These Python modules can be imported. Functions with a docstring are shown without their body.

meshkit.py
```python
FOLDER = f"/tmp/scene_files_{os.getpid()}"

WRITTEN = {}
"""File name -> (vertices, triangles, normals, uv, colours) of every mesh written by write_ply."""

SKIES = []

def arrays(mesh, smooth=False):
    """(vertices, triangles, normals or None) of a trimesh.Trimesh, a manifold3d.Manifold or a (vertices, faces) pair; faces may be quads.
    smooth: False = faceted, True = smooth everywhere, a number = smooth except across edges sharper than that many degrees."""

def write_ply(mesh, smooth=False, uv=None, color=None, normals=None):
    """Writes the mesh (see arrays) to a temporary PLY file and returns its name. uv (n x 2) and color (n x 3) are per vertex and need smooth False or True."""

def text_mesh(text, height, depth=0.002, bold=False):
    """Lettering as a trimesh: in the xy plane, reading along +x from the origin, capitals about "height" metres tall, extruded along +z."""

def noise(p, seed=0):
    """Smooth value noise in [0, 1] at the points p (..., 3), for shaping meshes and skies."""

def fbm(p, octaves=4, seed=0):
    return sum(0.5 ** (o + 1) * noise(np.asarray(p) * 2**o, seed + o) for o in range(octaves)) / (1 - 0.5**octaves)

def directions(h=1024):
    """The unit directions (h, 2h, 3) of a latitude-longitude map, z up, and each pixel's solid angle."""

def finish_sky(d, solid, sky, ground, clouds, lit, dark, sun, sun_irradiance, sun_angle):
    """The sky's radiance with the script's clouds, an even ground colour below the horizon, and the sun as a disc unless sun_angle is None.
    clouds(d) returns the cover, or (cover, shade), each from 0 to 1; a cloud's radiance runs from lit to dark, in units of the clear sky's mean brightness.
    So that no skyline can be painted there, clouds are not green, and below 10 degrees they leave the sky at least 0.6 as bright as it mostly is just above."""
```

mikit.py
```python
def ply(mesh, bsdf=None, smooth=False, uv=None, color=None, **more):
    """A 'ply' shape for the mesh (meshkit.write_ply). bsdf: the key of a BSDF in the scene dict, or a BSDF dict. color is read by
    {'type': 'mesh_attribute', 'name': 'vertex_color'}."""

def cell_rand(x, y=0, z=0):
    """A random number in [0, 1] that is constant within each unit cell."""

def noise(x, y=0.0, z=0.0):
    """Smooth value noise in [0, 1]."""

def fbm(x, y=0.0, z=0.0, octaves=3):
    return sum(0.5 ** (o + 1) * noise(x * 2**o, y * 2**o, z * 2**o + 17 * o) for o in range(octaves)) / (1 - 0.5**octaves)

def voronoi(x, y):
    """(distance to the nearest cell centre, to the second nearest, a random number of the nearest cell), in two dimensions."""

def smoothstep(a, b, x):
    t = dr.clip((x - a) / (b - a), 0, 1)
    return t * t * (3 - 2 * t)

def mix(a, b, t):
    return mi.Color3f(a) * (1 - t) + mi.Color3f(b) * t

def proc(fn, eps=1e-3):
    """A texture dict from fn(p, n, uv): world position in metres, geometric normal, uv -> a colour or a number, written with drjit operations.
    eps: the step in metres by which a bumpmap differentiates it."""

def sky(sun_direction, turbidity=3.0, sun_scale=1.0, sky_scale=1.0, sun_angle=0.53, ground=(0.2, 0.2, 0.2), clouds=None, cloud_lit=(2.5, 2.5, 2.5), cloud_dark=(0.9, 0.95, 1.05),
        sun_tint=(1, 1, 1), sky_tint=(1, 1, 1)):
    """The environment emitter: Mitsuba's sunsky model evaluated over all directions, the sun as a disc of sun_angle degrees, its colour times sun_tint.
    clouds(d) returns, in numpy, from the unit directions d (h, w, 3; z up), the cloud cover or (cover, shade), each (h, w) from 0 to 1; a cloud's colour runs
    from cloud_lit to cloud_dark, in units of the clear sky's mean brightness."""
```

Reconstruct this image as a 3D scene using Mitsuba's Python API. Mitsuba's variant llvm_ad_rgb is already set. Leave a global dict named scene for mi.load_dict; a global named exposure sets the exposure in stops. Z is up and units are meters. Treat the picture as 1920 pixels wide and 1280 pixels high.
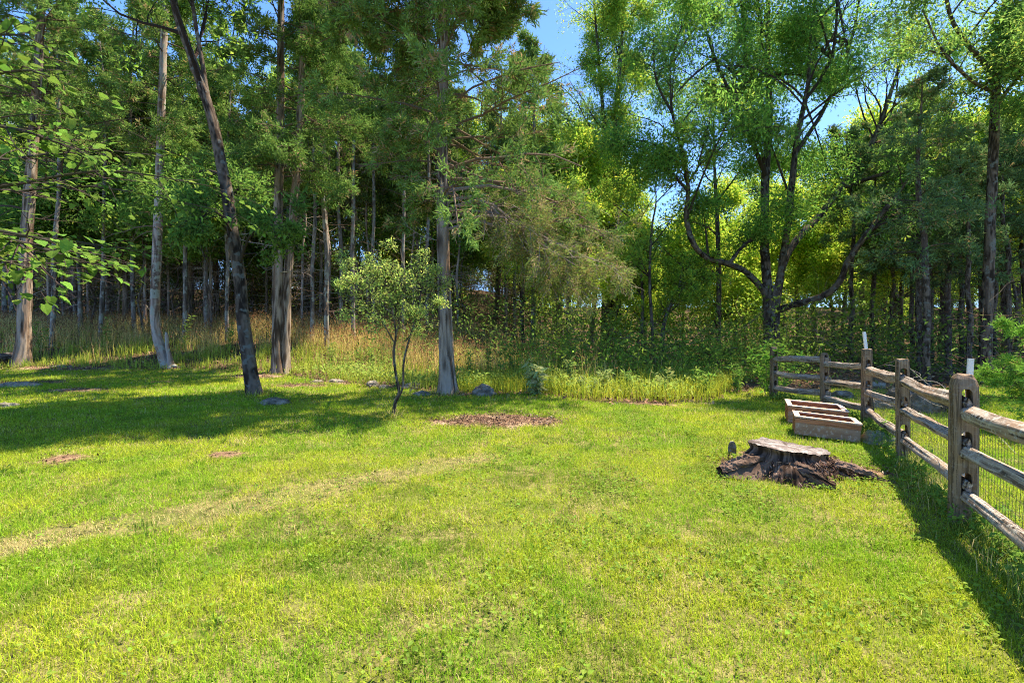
import math
import numpy as np
import mitsuba as mi
import drjit as dr
import mikit
import meshkit
import trimesh
import manifold3d as m3

T = mi.ScalarTransform4f
# ------------------------------------------------------------------ camera, sky, exposure
EYE, FOC, CX, HY = 1.55, 905.0, 960.0, 618.0            # a level camera 1.55 m above the lawn, 17 mm lens
exposure = 3.3
SUN = (0.48, 0.25, 1.0)
scene, labels = {}, {}
scene["camera"] = {"type": "perspective", "fov": math.degrees(2 * math.atan(960 / FOC)), "fov_axis": "x", "near_clip": 0.05, "far_clip": 2000.0,
                   "principal_point_offset_y": (640 - HY) / 1280.0,
                   "to_world": T().look_at(origin=[0, 0, EYE], target=[0, 10, EYE], up=[0, 0, 1])}


def cloud_cover(d):
    el = np.degrees(np.arcsin(np.clip(d[..., 2], 0, 1)))
    p = d / np.maximum(d[..., 2:3] + 0.25, 0.2)
    n = meshkit.fbm(p * np.array([1.3, 1.3, 0]) + 7.3, 5, 3)
    s = np.clip((n - 0.50) / 0.16, 0, 1)
    low = np.clip((21 - el) / 8, 0, 1)
    return s * s * (3 - 2 * s) * low * 0.95 * np.clip(0.15 - d[..., 0] * 2.5, 0, 1), np.clip((0.62 - n) * 2.0, 0, 1) * 0.4


scene["sky"] = mikit.sky(SUN, turbidity=3.0, clouds=cloud_cover, cloud_lit=(2.3, 2.35, 2.4), cloud_dark=(1.1, 1.2, 1.4), sky_tint=(0.63, 0.80, 1.0))

# ------------------------------------------------------------------ small tools
rs = np.random.RandomState


def ss(a, b, x):
    t = np.clip((np.asarray(x, float) - a) / (b - a), 0, 1)
    return t * t * (3 - 2 * t)


def unit(v):
    return v / np.maximum(np.linalg.norm(v, axis=-1, keepdims=True), 1e-9)


def ground(x, y):
    x, y = np.asarray(x, float), np.asarray(y, float)
    p = np.stack([x * 0.45, y * 0.45, 0 * x], -1)
    bump = (meshkit.fbm(p, 3, 5) - 0.5) * 0.09 * ss(0.5, 3, y)
    return 6.5 * ss(34, 80, y) * (0.75 + 0.25 * ss(8, -8, x)) + 1.6 * ss(15, 28, y) * ss(5, -5, x) + 0.35 * ss(17, 34, y) * ss(-5, 5, x) + bump


def gp(px, py):
    """The point of the ground seen at a pixel of the 1920 x 1280 photograph."""
    d = np.linspace(1.5, 70, 4000)
    x, z = (px - CX) / FOC * d, EYE - (py - HY) / FOC * d
    k = np.argmax(z <= ground(x, d))
    return np.array([x[k], d[k], float(ground(x[k], d[k]))])


def at(px, py, d):
    return np.array([(px - CX) / FOC * d, d, EYE - (py - HY) / FOC * d])


class Mesh:
    def __init__(self):
        self.v, self.f, self.c, self.u, self.n = [], [], [], [], 0

    def add(self, v, f, c=None, u=None):
        v = np.asarray(v, float).reshape(-1, 3)
        f = np.asarray(f, int)
        if f.shape[1] == 4:
            f = np.vstack([f[:, [0, 1, 2]], f[:, [0, 2, 3]]])
        self.v.append(v)
        self.f.append(f + self.n)
        self.n += len(v)
        if c is not None:
            self.c.append(np.broadcast_to(c, (len(v), 3)))
        if u is not None:
            self.u.append(u)
        return self

    def ply(self, bsdf, smooth=False, **k):
        return mikit.ply((np.vstack(self.v), np.vstack(self.f)), bsdf, smooth, uv=np.vstack(self.u) if self.u else None, color=np.vstack(self.c) if self.c else None, **k)


TAKEN = {}


def numbered(name):
    n = TAKEN.get(name, 0)
    TAKEN[name] = n + 1
    return name if n == 0 else f"{name}_{n:03d}"


def thing(name, label, cat, group=None):
    key = numbered(name)
    labels[key] = {"label": label, "category": cat}
    if group:
        labels[key]["group"] = group
    return key


def part(parent, name, shape, label=None):
    key = numbered(f"{parent}__{name}")
    scene[key] = shape
    if label:
        labels[key] = {"label": label}
    return key


def setting(name, shape, label):
    scene[name] = shape
    labels[name] = {"label": label, "kind": "structure"}


def stuff(name, shape, label, cat):
    scene[name] = shape
    labels[name] = {"label": label, "category": cat, "kind": "stuff"}


def resample(p, n):
    """A smooth curve (Catmull-Rom) through the points, n points evenly along it; extra columns (radius) run along."""
    p = np.asarray(p, float)
    q = np.vstack([2 * p[0] - p[1], p, 2 * p[-1] - p[-2]])
    out = []
    for i in range(len(p) - 1):
        a, b, c, d = q[i:i + 4]
        t = np.linspace(0, 1, 12, endpoint=False)[:, None]
        out.append(0.5 * (2 * b + (c - a) * t + (2 * a - 5 * b + 4 * c - d) * t**2 + (3 * b - a - 3 * c + d) * t**3))
    out = np.vstack(out + [p[-1:]])
    s = np.concatenate([[0], np.cumsum(np.linalg.norm(np.diff(out[:, :3], axis=0), axis=1))])
    k = np.linspace(0, s[-1], n)
    return np.stack([np.interp(k, s, out[:, j]) for j in range(out.shape[1])], 1)


def tubes(P, R, sides=4):
    """Many tapered tubes at once: P (m, n, 3), R (m, n)."""
    P, R = np.asarray(P, float), np.asarray(R, float)
    m, n, _ = P.shape
    t = unit(np.gradient(P, axis=1))
    ref = np.where(np.abs(t[:, :1, 2:]) < 0.85, [0, 0, 1.0], [1.0, 0, 0])
    a = unit(np.cross(t, ref))
    b = np.cross(t, a)
    ang = np.arange(sides) * 2 * np.pi / sides
    v = P[:, :, None] + R[:, :, None, None] * (np.cos(ang)[:, None] * a[:, :, None] + np.sin(ang)[:, None] * b[:, :, None])
    i, j, k = np.meshgrid(np.arange(m), np.arange(n - 1), np.arange(sides), indexing="ij")
    q = lambda jj, kk: (i * n + jj) * sides + kk % sides
    f = np.stack([q(j, k), q(j, k + 1), q(j + 1, k + 1), q(j + 1, k)], -1).reshape(-1, 4)
    return v.reshape(-1, 3), f


def lerp_along(P, t):
    """Points and tangents at the parameters t (m, k) of the polylines P (m, n, 3)."""
    m, n, _ = P.shape
    x = np.clip(t, 0, 0.9999) * (n - 1)
    i = x.astype(int)
    w = (x - i)[..., None]
    r = np.arange(m)[:, None]
    return P[r, i] * (1 - w) + P[r, i + 1] * w, unit(P[r, i + 1] - P[r, i])


def spawn(P, R, L, k, t0, t1, length, angle, rng, n=5, up=0.0, wander=0.15, bend=0.0, taper=0.55, shorten=0.4, rmax=9, rtip=0.25, flat=0.0):
    """k children on every parent branch; bend is how much they turn up (or down) along their length."""
    m = len(P)
    t = np.sort(rng.uniform(t0, t1, (m, k)), 1)
    p, d = lerp_along(P, t)
    x = t * (R.shape[1] - 1)
    i = np.minimum(x.astype(int), R.shape[1] - 2)
    r = np.take_along_axis(R, i, 1) * (1 - (x - i)) + np.take_along_axis(R, i + 1, 1) * (x - i)
    rnd = rng.normal(size=(m, k, 3))
    rnd[..., 2] *= 1 - flat
    perp = unit(rnd - (rnd * d).sum(-1, keepdims=True) * d)
    a = np.radians(angle) * rng.uniform(0.75, 1.25, (m, k, 1))
    d = unit(d * np.cos(a) + perp * np.sin(a) + np.array([0, 0, up]))
    ln = np.asarray(L).reshape(m, 1) * length * (1 - shorten * (t - t0) / max(t1 - t0, 1e-6)) * rng.uniform(0.65, 1.25, (m, k))
    p, d, ln, r = p.reshape(-1, 3), d.reshape(-1, 3), ln.ravel(), np.minimum(r.ravel() * taper, rmax)
    out = [p]
    for s in range(n - 1):
        p = p + d * (ln / (n - 1))[:, None]
        out.append(p)
        d = unit(d + rng.normal(size=d.shape) * wander + np.array([0, 0, bend / (n - 1)]))
    return np.stack(out, 1), r[:, None] * np.linspace(1, rtip, n), ln


def tint(n, base, rng, bright=0.3, hue=0.12, warm=None, warm_share=0.0):
    c = np.asarray(base) * (1 + rng.uniform(-bright, bright, (n, 1))) * (1 + rng.uniform(-hue, hue, (n, 3)))
    if warm is not None:
        w = rng.rand(n) < warm_share
        c[w] = np.asarray(warm) * (1 + rng.uniform(-bright, bright, (w.sum(), 1)))
    return np.clip(c, 0.004, 0.9)


def leaves(p, d, rng, length, width, col, up=0.6, fold=0.25, wild=0.6):
    """Folded two-triangle leaves at p pointing along d; col one row per leaf."""
    n = len(p)
    d = unit(d + rng.normal(size=(n, 3)) * wild)
    nrm = unit(rng.normal(size=(n, 3)) * (1 - up) + np.array([0, 0, up]))
    s = unit(np.cross(d, nrm))
    nn = np.cross(s, d)
    ln = (length * rng.uniform(0.65, 1.3, n))[:, None]
    w = ln * (width / length) * 0.5
    mid = p + d * ln * 0.45
    v = np.stack([p, mid + s * w + nn * w * fold, p + d * ln - nn * ln * 0.1, mid - s * w + nn * w * fold], 1).reshape(-1, 3)
    i = np.arange(n)[:, None] * 4
    f = np.concatenate([i + [0, 1, 2], i + [0, 2, 3]], 0)
    return v, f, np.repeat(col, 4, 0)


def blades(p, d, length, width, col, rng, lean=0.35, segs=1):
    """Grass: one triangle (segs 1) or a bent strip of three (segs 2)."""
    n = len(p)
    az = rng.uniform(0, 2 * np.pi, n)
    s = np.stack([np.cos(az), np.sin(az), 0 * az], 1)
    h = unit(np.stack([-np.sin(az), np.cos(az), 0 * az], 1) * rng.normal(0, 1, (n, 1)) + rng.normal(0, 0.6, (n, 3)) * [1, 1, 0])
    tilt = np.abs(rng.normal(0, lean, n))[:, None]
    ln, w = length[:, None], width[:, None] * 0.5
    upv = np.array([0, 0, 1.0])
    if segs == 1:
        v = np.stack([p - s * w, p + s * w, p + ln * unit(upv + h * tilt * 1.3)], 1)
        f = np.arange(n * 3).reshape(-1, 3)
        return v.reshape(-1, 3), f, np.repeat(col, 3, 0)
    m = p + 0.55 * ln * unit(upv + h * tilt * 0.6)
    tip = m + 0.5 * ln * unit(upv + h * tilt * 2.4)
    v = np.stack([p - s * w, p + s * w, m + s * w * 0.8, m - s * w * 0.8, tip], 1).reshape(-1, 3)
    i = np.arange(n)[:, None] * 5
    return v, np.concatenate([i + [0, 1, 2], i + [0, 2, 3], i + [3, 2, 4]], 0), np.repeat(col, 5, 0)


# ------------------------------------------------------------------ materials of leaves, bark, wood and stone
def vertex_leaf(name, trans, rough=0.55, spec=0.35):
    scene[name] = {"type": "principledthin", "base_color": {"type": "mesh_attribute", "name": "vertex_color"}, "roughness": rough, "diff_trans": trans, "eta": 1.3 + spec * 0.3}


vertex_leaf("leaf_material", 1.2)
vertex_leaf("needle_material", 0.55, 0.75)
vertex_leaf("blade_material", 0.9, 0.6)
scene["twig_material"] = {"type": "twosided", "bsdf": {"type": "diffuse", "reflectance": {"type": "mesh_attribute", "name": "vertex_color"}}}


def bark(name, dark, light, red, strip=26.0, stretch=1.6, relief=0.012, lichen=0.0, lichen_col=(0.34, 0.37, 0.31)):
    def strips(uv):
        warp = mikit.noise(uv.x * 6, uv.y * 1.1) * 0.09
        a = mikit.fbm((uv.x + warp) * strip, uv.y * stretch, 0.0, 3)
        b = mikit.noise((uv.x + warp) * strip * 3.1, uv.y * stretch * 2.5)
        return a * 0.7 + b * 0.3

    def col(p, n, uv):
        s = strips(uv)
        c = mikit.mix(dark, light, mikit.smoothstep(0.30, 0.68, s))
        c = mikit.mix(c, red, mikit.smoothstep(0.5, 0.75, mikit.noise(uv.x * 9 + 3, uv.y * 0.7)) * 0.6)
        if lichen > 0:
            k = mikit.smoothstep(1 - lichen, 1.08 - lichen, mikit.fbm(uv.x * 9 + 5, uv.y * 8, 2.0, 4) + 0.12)
            c = mikit.mix(c, lichen_col, k * 0.8)
        return c

    scene[name] = {"type": "twosided", "bsdf": {"type": "bumpmap", "arbitrary": mikit.proc(lambda p, n, uv: strips(uv), 4e-3), "scale": relief,
                   "bsdf": {"type": "diffuse", "reflectance": mikit.proc(col)}}}


bark("cedar_bark", (0.060, 0.044, 0.032), (0.35, 0.295, 0.235), (0.21, 0.145, 0.10), 12, 1.5, 0.022)
bark("pale_bark", (0.12, 0.09, 0.07), (0.44, 0.37, 0.32), (0.36, 0.25, 0.18), 10, 1.1, 0.014, 0.30)
bark("dark_bark", (0.030, 0.024, 0.019), (0.16, 0.13, 0.10), (0.07, 0.05, 0.04), 12, 4.0, 0.020, 0.26, (0.16, 0.175, 0.155))
bark("grey_bark", (0.07, 0.062, 0.055), (0.25, 0.225, 0.20), (0.2, 0.15, 0.11), 10, 2.0, 0.014, 0.32)
bark("stump_bark", (0.028, 0.019, 0.014), (0.19, 0.135, 0.10), (0.13, 0.08, 0.055), 20, 2.5, 0.02)


def wood(name, dark, light, lichen, bump=0.004, warm=(0.30, 0.21, 0.14)):
    def grain(uv):
        w = mikit.noise(uv.x * 2.2, uv.y * 9) * 0.02
        return mikit.fbm(uv.x * 3.0, (uv.y + w) * 75, 0.0, 3) * 0.65 + mikit.fbm(uv.x * 9, (uv.y + w) * 210, 1.0, 2) * 0.35

    def col(p, n, uv):
        g = grain(uv)
        c = mikit.mix(dark, light, mikit.smoothstep(0.28, 0.7, g))
        c = mikit.mix(c, warm, mikit.smoothstep(0.5, 0.8, mikit.noise(uv.x * 3 + 9, uv.y * 10)) * 0.55)
        crack = mikit.smoothstep(0.30, 0.24, mikit.fbm(uv.x * 2.1 + 4, uv.y * 46, 5.0, 2))
        c = mikit.mix(c, (0.035, 0.028, 0.022), crack * 0.85)
        spots = mikit.smoothstep(0.56, 0.66, mikit.fbm(p.x * 34, p.y * 34, p.z * 34, 3))
        return mikit.mix(c, (0.46, 0.46, 0.41), spots * lichen)

    scene[name] = {"type": "twosided", "bsdf": {"type": "bumpmap", "arbitrary": mikit.proc(lambda p, n, uv: grain(uv), 1.5e-3), "scale": bump,
                   "bsdf": {"type": "diffuse", "reflectance": mikit.proc(col)}}}


wood("rail_wood", (0.13, 0.10, 0.075), (0.40, 0.345, 0.28), 0.55)
wood("post_wood", (0.075, 0.052, 0.032), (0.27, 0.20, 0.125), 0.12)
wood("rim_wood", (0.52, 0.38, 0.28), (0.74, 0.61, 0.50), 0.0, 0.0012, (0.6, 0.42, 0.3))
wood("box_wood", (0.25, 0.105, 0.05), (0.42, 0.20, 0.105), 0.0, 0.0015, (0.30, 0.13, 0.07))


def dusty(p, n, uv):
    g = mikit.fbm(uv.x * 2, uv.y * 40, 0.0, 3)
    c = mikit.mix((0.23, 0.14, 0.085), (0.35, 0.23, 0.15), g)
    k = mikit.smoothstep(0.52, 0.62, mikit.fbm(uv.x * 9, uv.y * 14, 3.0, 4)) * 0.22
    c = mikit.mix(c, (0.40, 0.34, 0.28), k)
    scr = mikit.smoothstep(0.63, 0.69, mikit.fbm(uv.x * 40, uv.y * 36, 7.0, 3))
    return mikit.mix(c, (0.5, 0.46, 0.41), scr * 0.45)


scene["dusty_panel"] = {"type": "twosided", "bsdf": {"type": "diffuse", "reflectance": mikit.proc(dusty)}}


def end_grain(p, n, uv):
    r = dr.sqrt(dr.square(uv.x) + dr.square(uv.y))
    a = mikit.noise(uv.x * 5, uv.y * 5)
    ring = mikit.noise(r * 46 + a * 4, 0.5)
    c = mikit.mix((0.12, 0.105, 0.097), (0.35, 0.325, 0.31), mikit.smoothstep(0.15, 0.85, ring * 0.6 + 0.4 * mikit.fbm(uv.x * 22, uv.y * 22, 0.0, 3)))
    streak = mikit.smoothstep(0.53, 0.66, mikit.fbm(uv.x * 3.5 + 2, uv.y * 16, 1.0, 3))
    c = mikit.mix(c, (0.13, 0.105, 0.095), streak * 0.85)
    th = dr.atan2(uv.y, uv.x)
    chk = mikit.smoothstep(0.24, 0.14, mikit.noise(th * 5 + a * 1.2, r * 2.5)) * mikit.smoothstep(0.08, 0.2, r)
    return mikit.mix(c, (0.06, 0.045, 0.038), chk * 0.8)


scene["cut_wood"] = {"type": "twosided", "bsdf": {"type": "diffuse", "reflectance": mikit.proc(end_grain)}}


def rocky(p, n, uv):
    g = mikit.fbm(p.x * 9, p.y * 9, p.z * 9, 4)
    c = mikit.mix((0.09, 0.08, 0.064), (0.31, 0.28, 0.23), mikit.smoothstep(0.25, 0.75, g))
    k = mikit.smoothstep(0.55, 0.65, mikit.fbm(p.x * 22 + 9, p.y * 22, p.z * 22, 3))
    return mikit.mix(c, (0.13, 0.135, 0.09), k * 0.7)


scene["rock_material"] = {"type": "twosided", "bsdf": {"type": "bumpmap", "arbitrary": mikit.proc(lambda p, n, uv: mikit.fbm(p.x * 24, p.y * 24, p.z * 24, 3), 2e-3), "scale": 0.03,
                          "bsdf": {"type": "diffuse", "reflectance": mikit.proc(rocky)}}}

# ------------------------------------------------------------------ the lie of the land
LAWN_EDGE = np.array([gp(*q)[:2] for q in [(-160, 692), (0, 690), (160, 691), (330, 690), (470, 694), (530, 700), (620, 712), (700, 722), (790, 730), (860, 736), (930, 738), (1010, 738), (1120, 752), (1210, 757), (1310, 752), (1390, 742)]])
FENCE = [np.array(q, float) for q in [(1.62, 0.14), (2.62, 2.0), (3.67, 3.93), (4.70, 5.80), (5.80, 7.90), (6.16, 9.50), (6.02, 11.1)]]


def lawn_depth(x):
    """How far north the mown lawn reaches at x."""
    left = np.interp(x, LAWN_EDGE[:, 0], LAWN_EDGE[:, 1])
    right = np.interp(x, [4.9, 5.4, 6.4, 7.2, 9.0, 14.0], [11.3, 12.2, 12.6, 12.6, 12.6, 13.0])
    e = np.where(x < 5.0, left, right)
    return e + (meshkit.noise(np.stack([x * 1.7, 0 * x, 0 * x], -1), 9) - 0.5) * 0.5


# bare spots of the lawn: centre pixel, half width and half depth in metres, soil colour
BARE = [(930, 786, 0.95, 0.60, 0), (128, 857, 0.30, 0.26, 1), (425, 851, 0.20, 0.16, 1), (1215, 757, 0.55, 0.18, 1), (1000, 786, 0.55, 0.36, 0), (860, 790, 0.55, 0.3, 0), (1330, 756, 0.3, 0.12, 1),
        (140, 730, 0.8, 0.42, 1), (60, 716, 1.1, 0.35, 0), (300, 715, 0.6, 0.25, 1), (120, 690, 1.9, 0.40, 1), (660, 716, 1.3, 0.45, 0), (560, 722, 0.8, 0.4, 0), (760, 722, 0.9, 0.4, 0), (850, 738, 0.55, 0.35, 0),
        (1480, 860, 0.62, 0.52, 0), (1420, 870, 0.45, 0.24, 0), (1600, 885, 0.42, 0.16, 0), (1490, 895, 0.22, 0.12, 0), (490, 705, 0.9, 0.5, 0)]
BARE_W = [(*gp(a, b)[:2], w, h, c) for a, b, w, h, c in BARE]
PATH = np.array([gp(*q)[:2] for q in [(-260, 1085), (-80, 1042), (60, 1008), (200, 985), (330, 966), (460, 942), (600, 915), (740, 885), (900, 856)]])


def wobble(x, y, f, seed):
    return meshkit.fbm(np.stack([x * f, y * f, 0 * x], -1), 3, seed)


def bare_at(x, y):
    b = np.zeros_like(x)
    k = wobble(x, y, 3.5, 31) - 0.5
    for cx, cy, w, h, _ in BARE_W:
        r = np.sqrt(((x - cx) / w) ** 2 + ((y - cy) / h) ** 2) + k * 1.1
        b = np.maximum(b, ss(1.05, 0.7, r))
    return b


def path_at(x, y):
    best = np.full_like(x, 9.0)
    for a, b in zip(PATH[:-1], PATH[1:]):
        t = np.clip(((x - a[0]) * (b - a)[0] + (y - a[1]) * (b - a)[1]) / ((b - a) ** 2).sum(), 0, 1)
        best = np.minimum(best, np.hypot(x - a[0] - t * (b - a)[0], y - a[1] - t * (b - a)[1]))
    return ss(0.34, 0.10, best + (wobble(x, y, 4, 12) - 0.5) * 0.28) * ss(0.25, 0.55, wobble(x, y, 1.6, 44) + 0.18)


def axis(a, b, fine0, fine1, step, grow=1.12):
    out = list(np.arange(fine0, fine1, step))
    s, q = step, fine1
    while q < b:
        out.append(q)
        s *= grow
        q += s
    s, q = step, fine0
    while q > a:
        s *= grow
        q -= s
        out.insert(0, q)
    return np.array(out)


gx, gy = axis(-400, 400, -14, 9, 0.13), axis(-120, 500, 1, 17, 0.13)
X, Y = np.meshgrid(gx, gy, indexing="ij")
bare_grid = bare_at(X.ravel(), Y.ravel()).reshape(X.shape)
Z = ground(X, Y) - 0.02 + 0.018 * bare_grid + 0.02 * bare_grid * (wobble(X.ravel(), Y.ravel(), 9, 3).reshape(X.shape) - 0.4)
nx, ny = X.shape
i, j = np.meshgrid(np.arange(nx - 1), np.arange(ny - 1), indexing="ij")
gf = np.stack([i * ny + j, (i + 1) * ny + j, (i + 1) * ny + j + 1, i * ny + j + 1], -1).reshape(-1, 4)
gv = np.stack([X, Y, Z], -1).reshape(-1, 3)
inside = ((Y < lawn_depth(X.ravel()).reshape(X.shape)) & (Y > -30)).ravel()
soil_mix = np.zeros((nx * ny, 3))
soil_mix[:, 0] = bare_grid.ravel()
soil_mix[:, 1] = inside
soil_mix[:, 2] = 0.5


def earth(p, n, uv):
    g = mikit.fbm(p.x * 14, p.y * 14, p.z * 5, 4)
    fine = mikit.fbm(p.x * 60, p.y * 60, 0.0, 3)
    return g * 0.6 + fine * 0.4


def soil_col(p, n, uv):
    c = mikit.mix((0.075, 0.046, 0.030), (0.25, 0.165, 0.11), mikit.smoothstep(0.3, 0.7, earth(p, n, uv)))
    return mikit.mix(c, (0.42, 0.31, 0.21), mikit.smoothstep(0.52, 0.7, mikit.fbm(p.x * 3.2, p.y * 3.2, 2.0, 4)) * 0.7)


def thatch_col(p, n, uv):
    c = mikit.mix((0.06, 0.065, 0.02), (0.20, 0.18, 0.07), mikit.smoothstep(0.3, 0.7, earth(p, n, uv)))
    return mikit.mix(c, (0.10, 0.13, 0.025), mikit.smoothstep(0.45, 0.65, mikit.fbm(p.x * 2, p.y * 2, 0.0, 3)) * 0.6)


def litter_col(p, n, uv):
    return mikit.mix((0.045, 0.031, 0.02), (0.15, 0.105, 0.066), mikit.smoothstep(0.3, 0.7, earth(p, n, uv)))


def ground_col(p, n, uv):
    c = mikit.mix(litter_col(p, n, uv), thatch_col(p, n, uv), dr.select(uv.x > 0.5, mi.Float(1), mi.Float(0)))
    return mikit.mix(c, soil_col(p, n, uv), uv.y)


scene["ground_material"] = {"type": "twosided", "bsdf": {"type": "diffuse", "reflectance": mikit.proc(ground_col)}}
setting("ground", mikit.ply((gv, gf), "ground_material", True, uv=soil_mix[:, [1, 0]]), "gently rolling earth under the lawn, the meadow and the wood")

# ------------------------------------------------------------------ lawn
rng = rs(11)
LAWN = Mesh()
GREEN, YELLOW, STRAW, DEEP = np.array([0.25, 0.425, 0.030]), np.array([0.41, 0.505, 0.040]), np.array([0.58, 0.50, 0.22]), np.array([0.13, 0.23, 0.030])


def lawn_colours(x, y, rng):
    n = len(x)
    a = ss(0.32, 0.68, wobble(x, y, 0.9, 21) * 0.6 + wobble(x, y, 3.1, 22) * 0.4 + 0.06 * ss(-3, 3, x))
    c = GREEN * (1 - a[:, None]) + YELLOW * a[:, None]
    dk = ss(0.60, 0.72, wobble(x, y, 2.2, 25))
    c = c * (1 - dk[:, None] * 0.5) + DEEP * dk[:, None] * 0.5
    dry = rng.rand(n) < 0.045 + 0.60 * path_at(x, y) + 0.20 * ss(0.62, 0.76, wobble(x, y, 2.3, 27)) + 0.4 * bare_at(x, y)
    c[dry] = STRAW
    c *= (1 + rng.uniform(-0.35, 0.35, (n, 1))) * (1 + rng.uniform(-0.1, 0.1, (n, 3)))
    return np.clip(c, 0.01, 0.8)


def lawn_zone(y0, y1, per_m2, length, width, segs, seed):
    rng = rs(seed)
    area = 1.12 * (y1 * y1 - y0 * y0) + 3.0 * (y1 - y0)
    n = int(area * per_m2)
    y = np.sqrt(rng.uniform(y0 * y0, y1 * y1, n))
    x = rng.uniform(-1, 1, n) * (1.12 * y + 1.5)
    patchy = wobble(x, y, 5.0, 33)
    keep = (y < lawn_depth(x)) & (rng.rand(n) > bare_at(x, y) * 0.985) & (rng.rand(n) > 0.35 * path_at(x, y)) & (rng.rand(n) < 0.55 + 0.9 * ss(0.3, 0.6, patchy)) & (x < 14)
    x, y, patchy = x[keep], y[keep], patchy[keep]
    p = np.stack([x, y, ground(x, y) - 0.022], 1)
    ln = length * rng.uniform(0.5, 1.35, len(x)) * (0.7 + 0.6 * patchy) * (1 - 0.35 * path_at(x, y))
    LAWN.add(*blades(p, None, ln, width * rng.uniform(0.7, 1.3, len(x)), lawn_colours(x, y, rng), rng, 1.05, segs))


lawn_zone(1.5, 3.6, 12500, 0.045, 0.0038, 2, 1)
lawn_zone(3.6, 6.5, 6200, 0.055, 0.0055, 1, 2)
lawn_zone(6.5, 10.5, 2700, 0.070, 0.0090, 1, 3)
lawn_zone(10.5, 20.0, 900, 0.080, 0.0150, 1, 4)
# broad-leaved clover and plantain among the blades, mostly in the right half
n = 80000
y = np.sqrt(rng.uniform(1.6**2, 9.0**2, n))
x = rng.uniform(-1, 1, n) * (1.1 * y + 1)
keep = (rng.rand(n) < ss(0.48, 0.62, wobble(x, y, 1.9, 52)) * (0.25 + 0.75 * ss(-2, 1.5, x))) & (y < lawn_depth(x)) & (bare_at(x, y) < 0.3)
x, y = x[keep], y[keep]
p = np.stack([x, y, ground(x, y) + 0.012 + rng.uniform(0, 0.018, len(x))], 1)
d = unit(np.stack([rng.normal(size=len(x)), rng.normal(size=len(x)), 0.25 + 0 * x], 1))
LAWN.add(*leaves(p, d, rng, 0.030, 0.022, tint(len(x), (0.20, 0.31, 0.045), rng, 0.3), 0.8, 0.2, 0.2))
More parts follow.
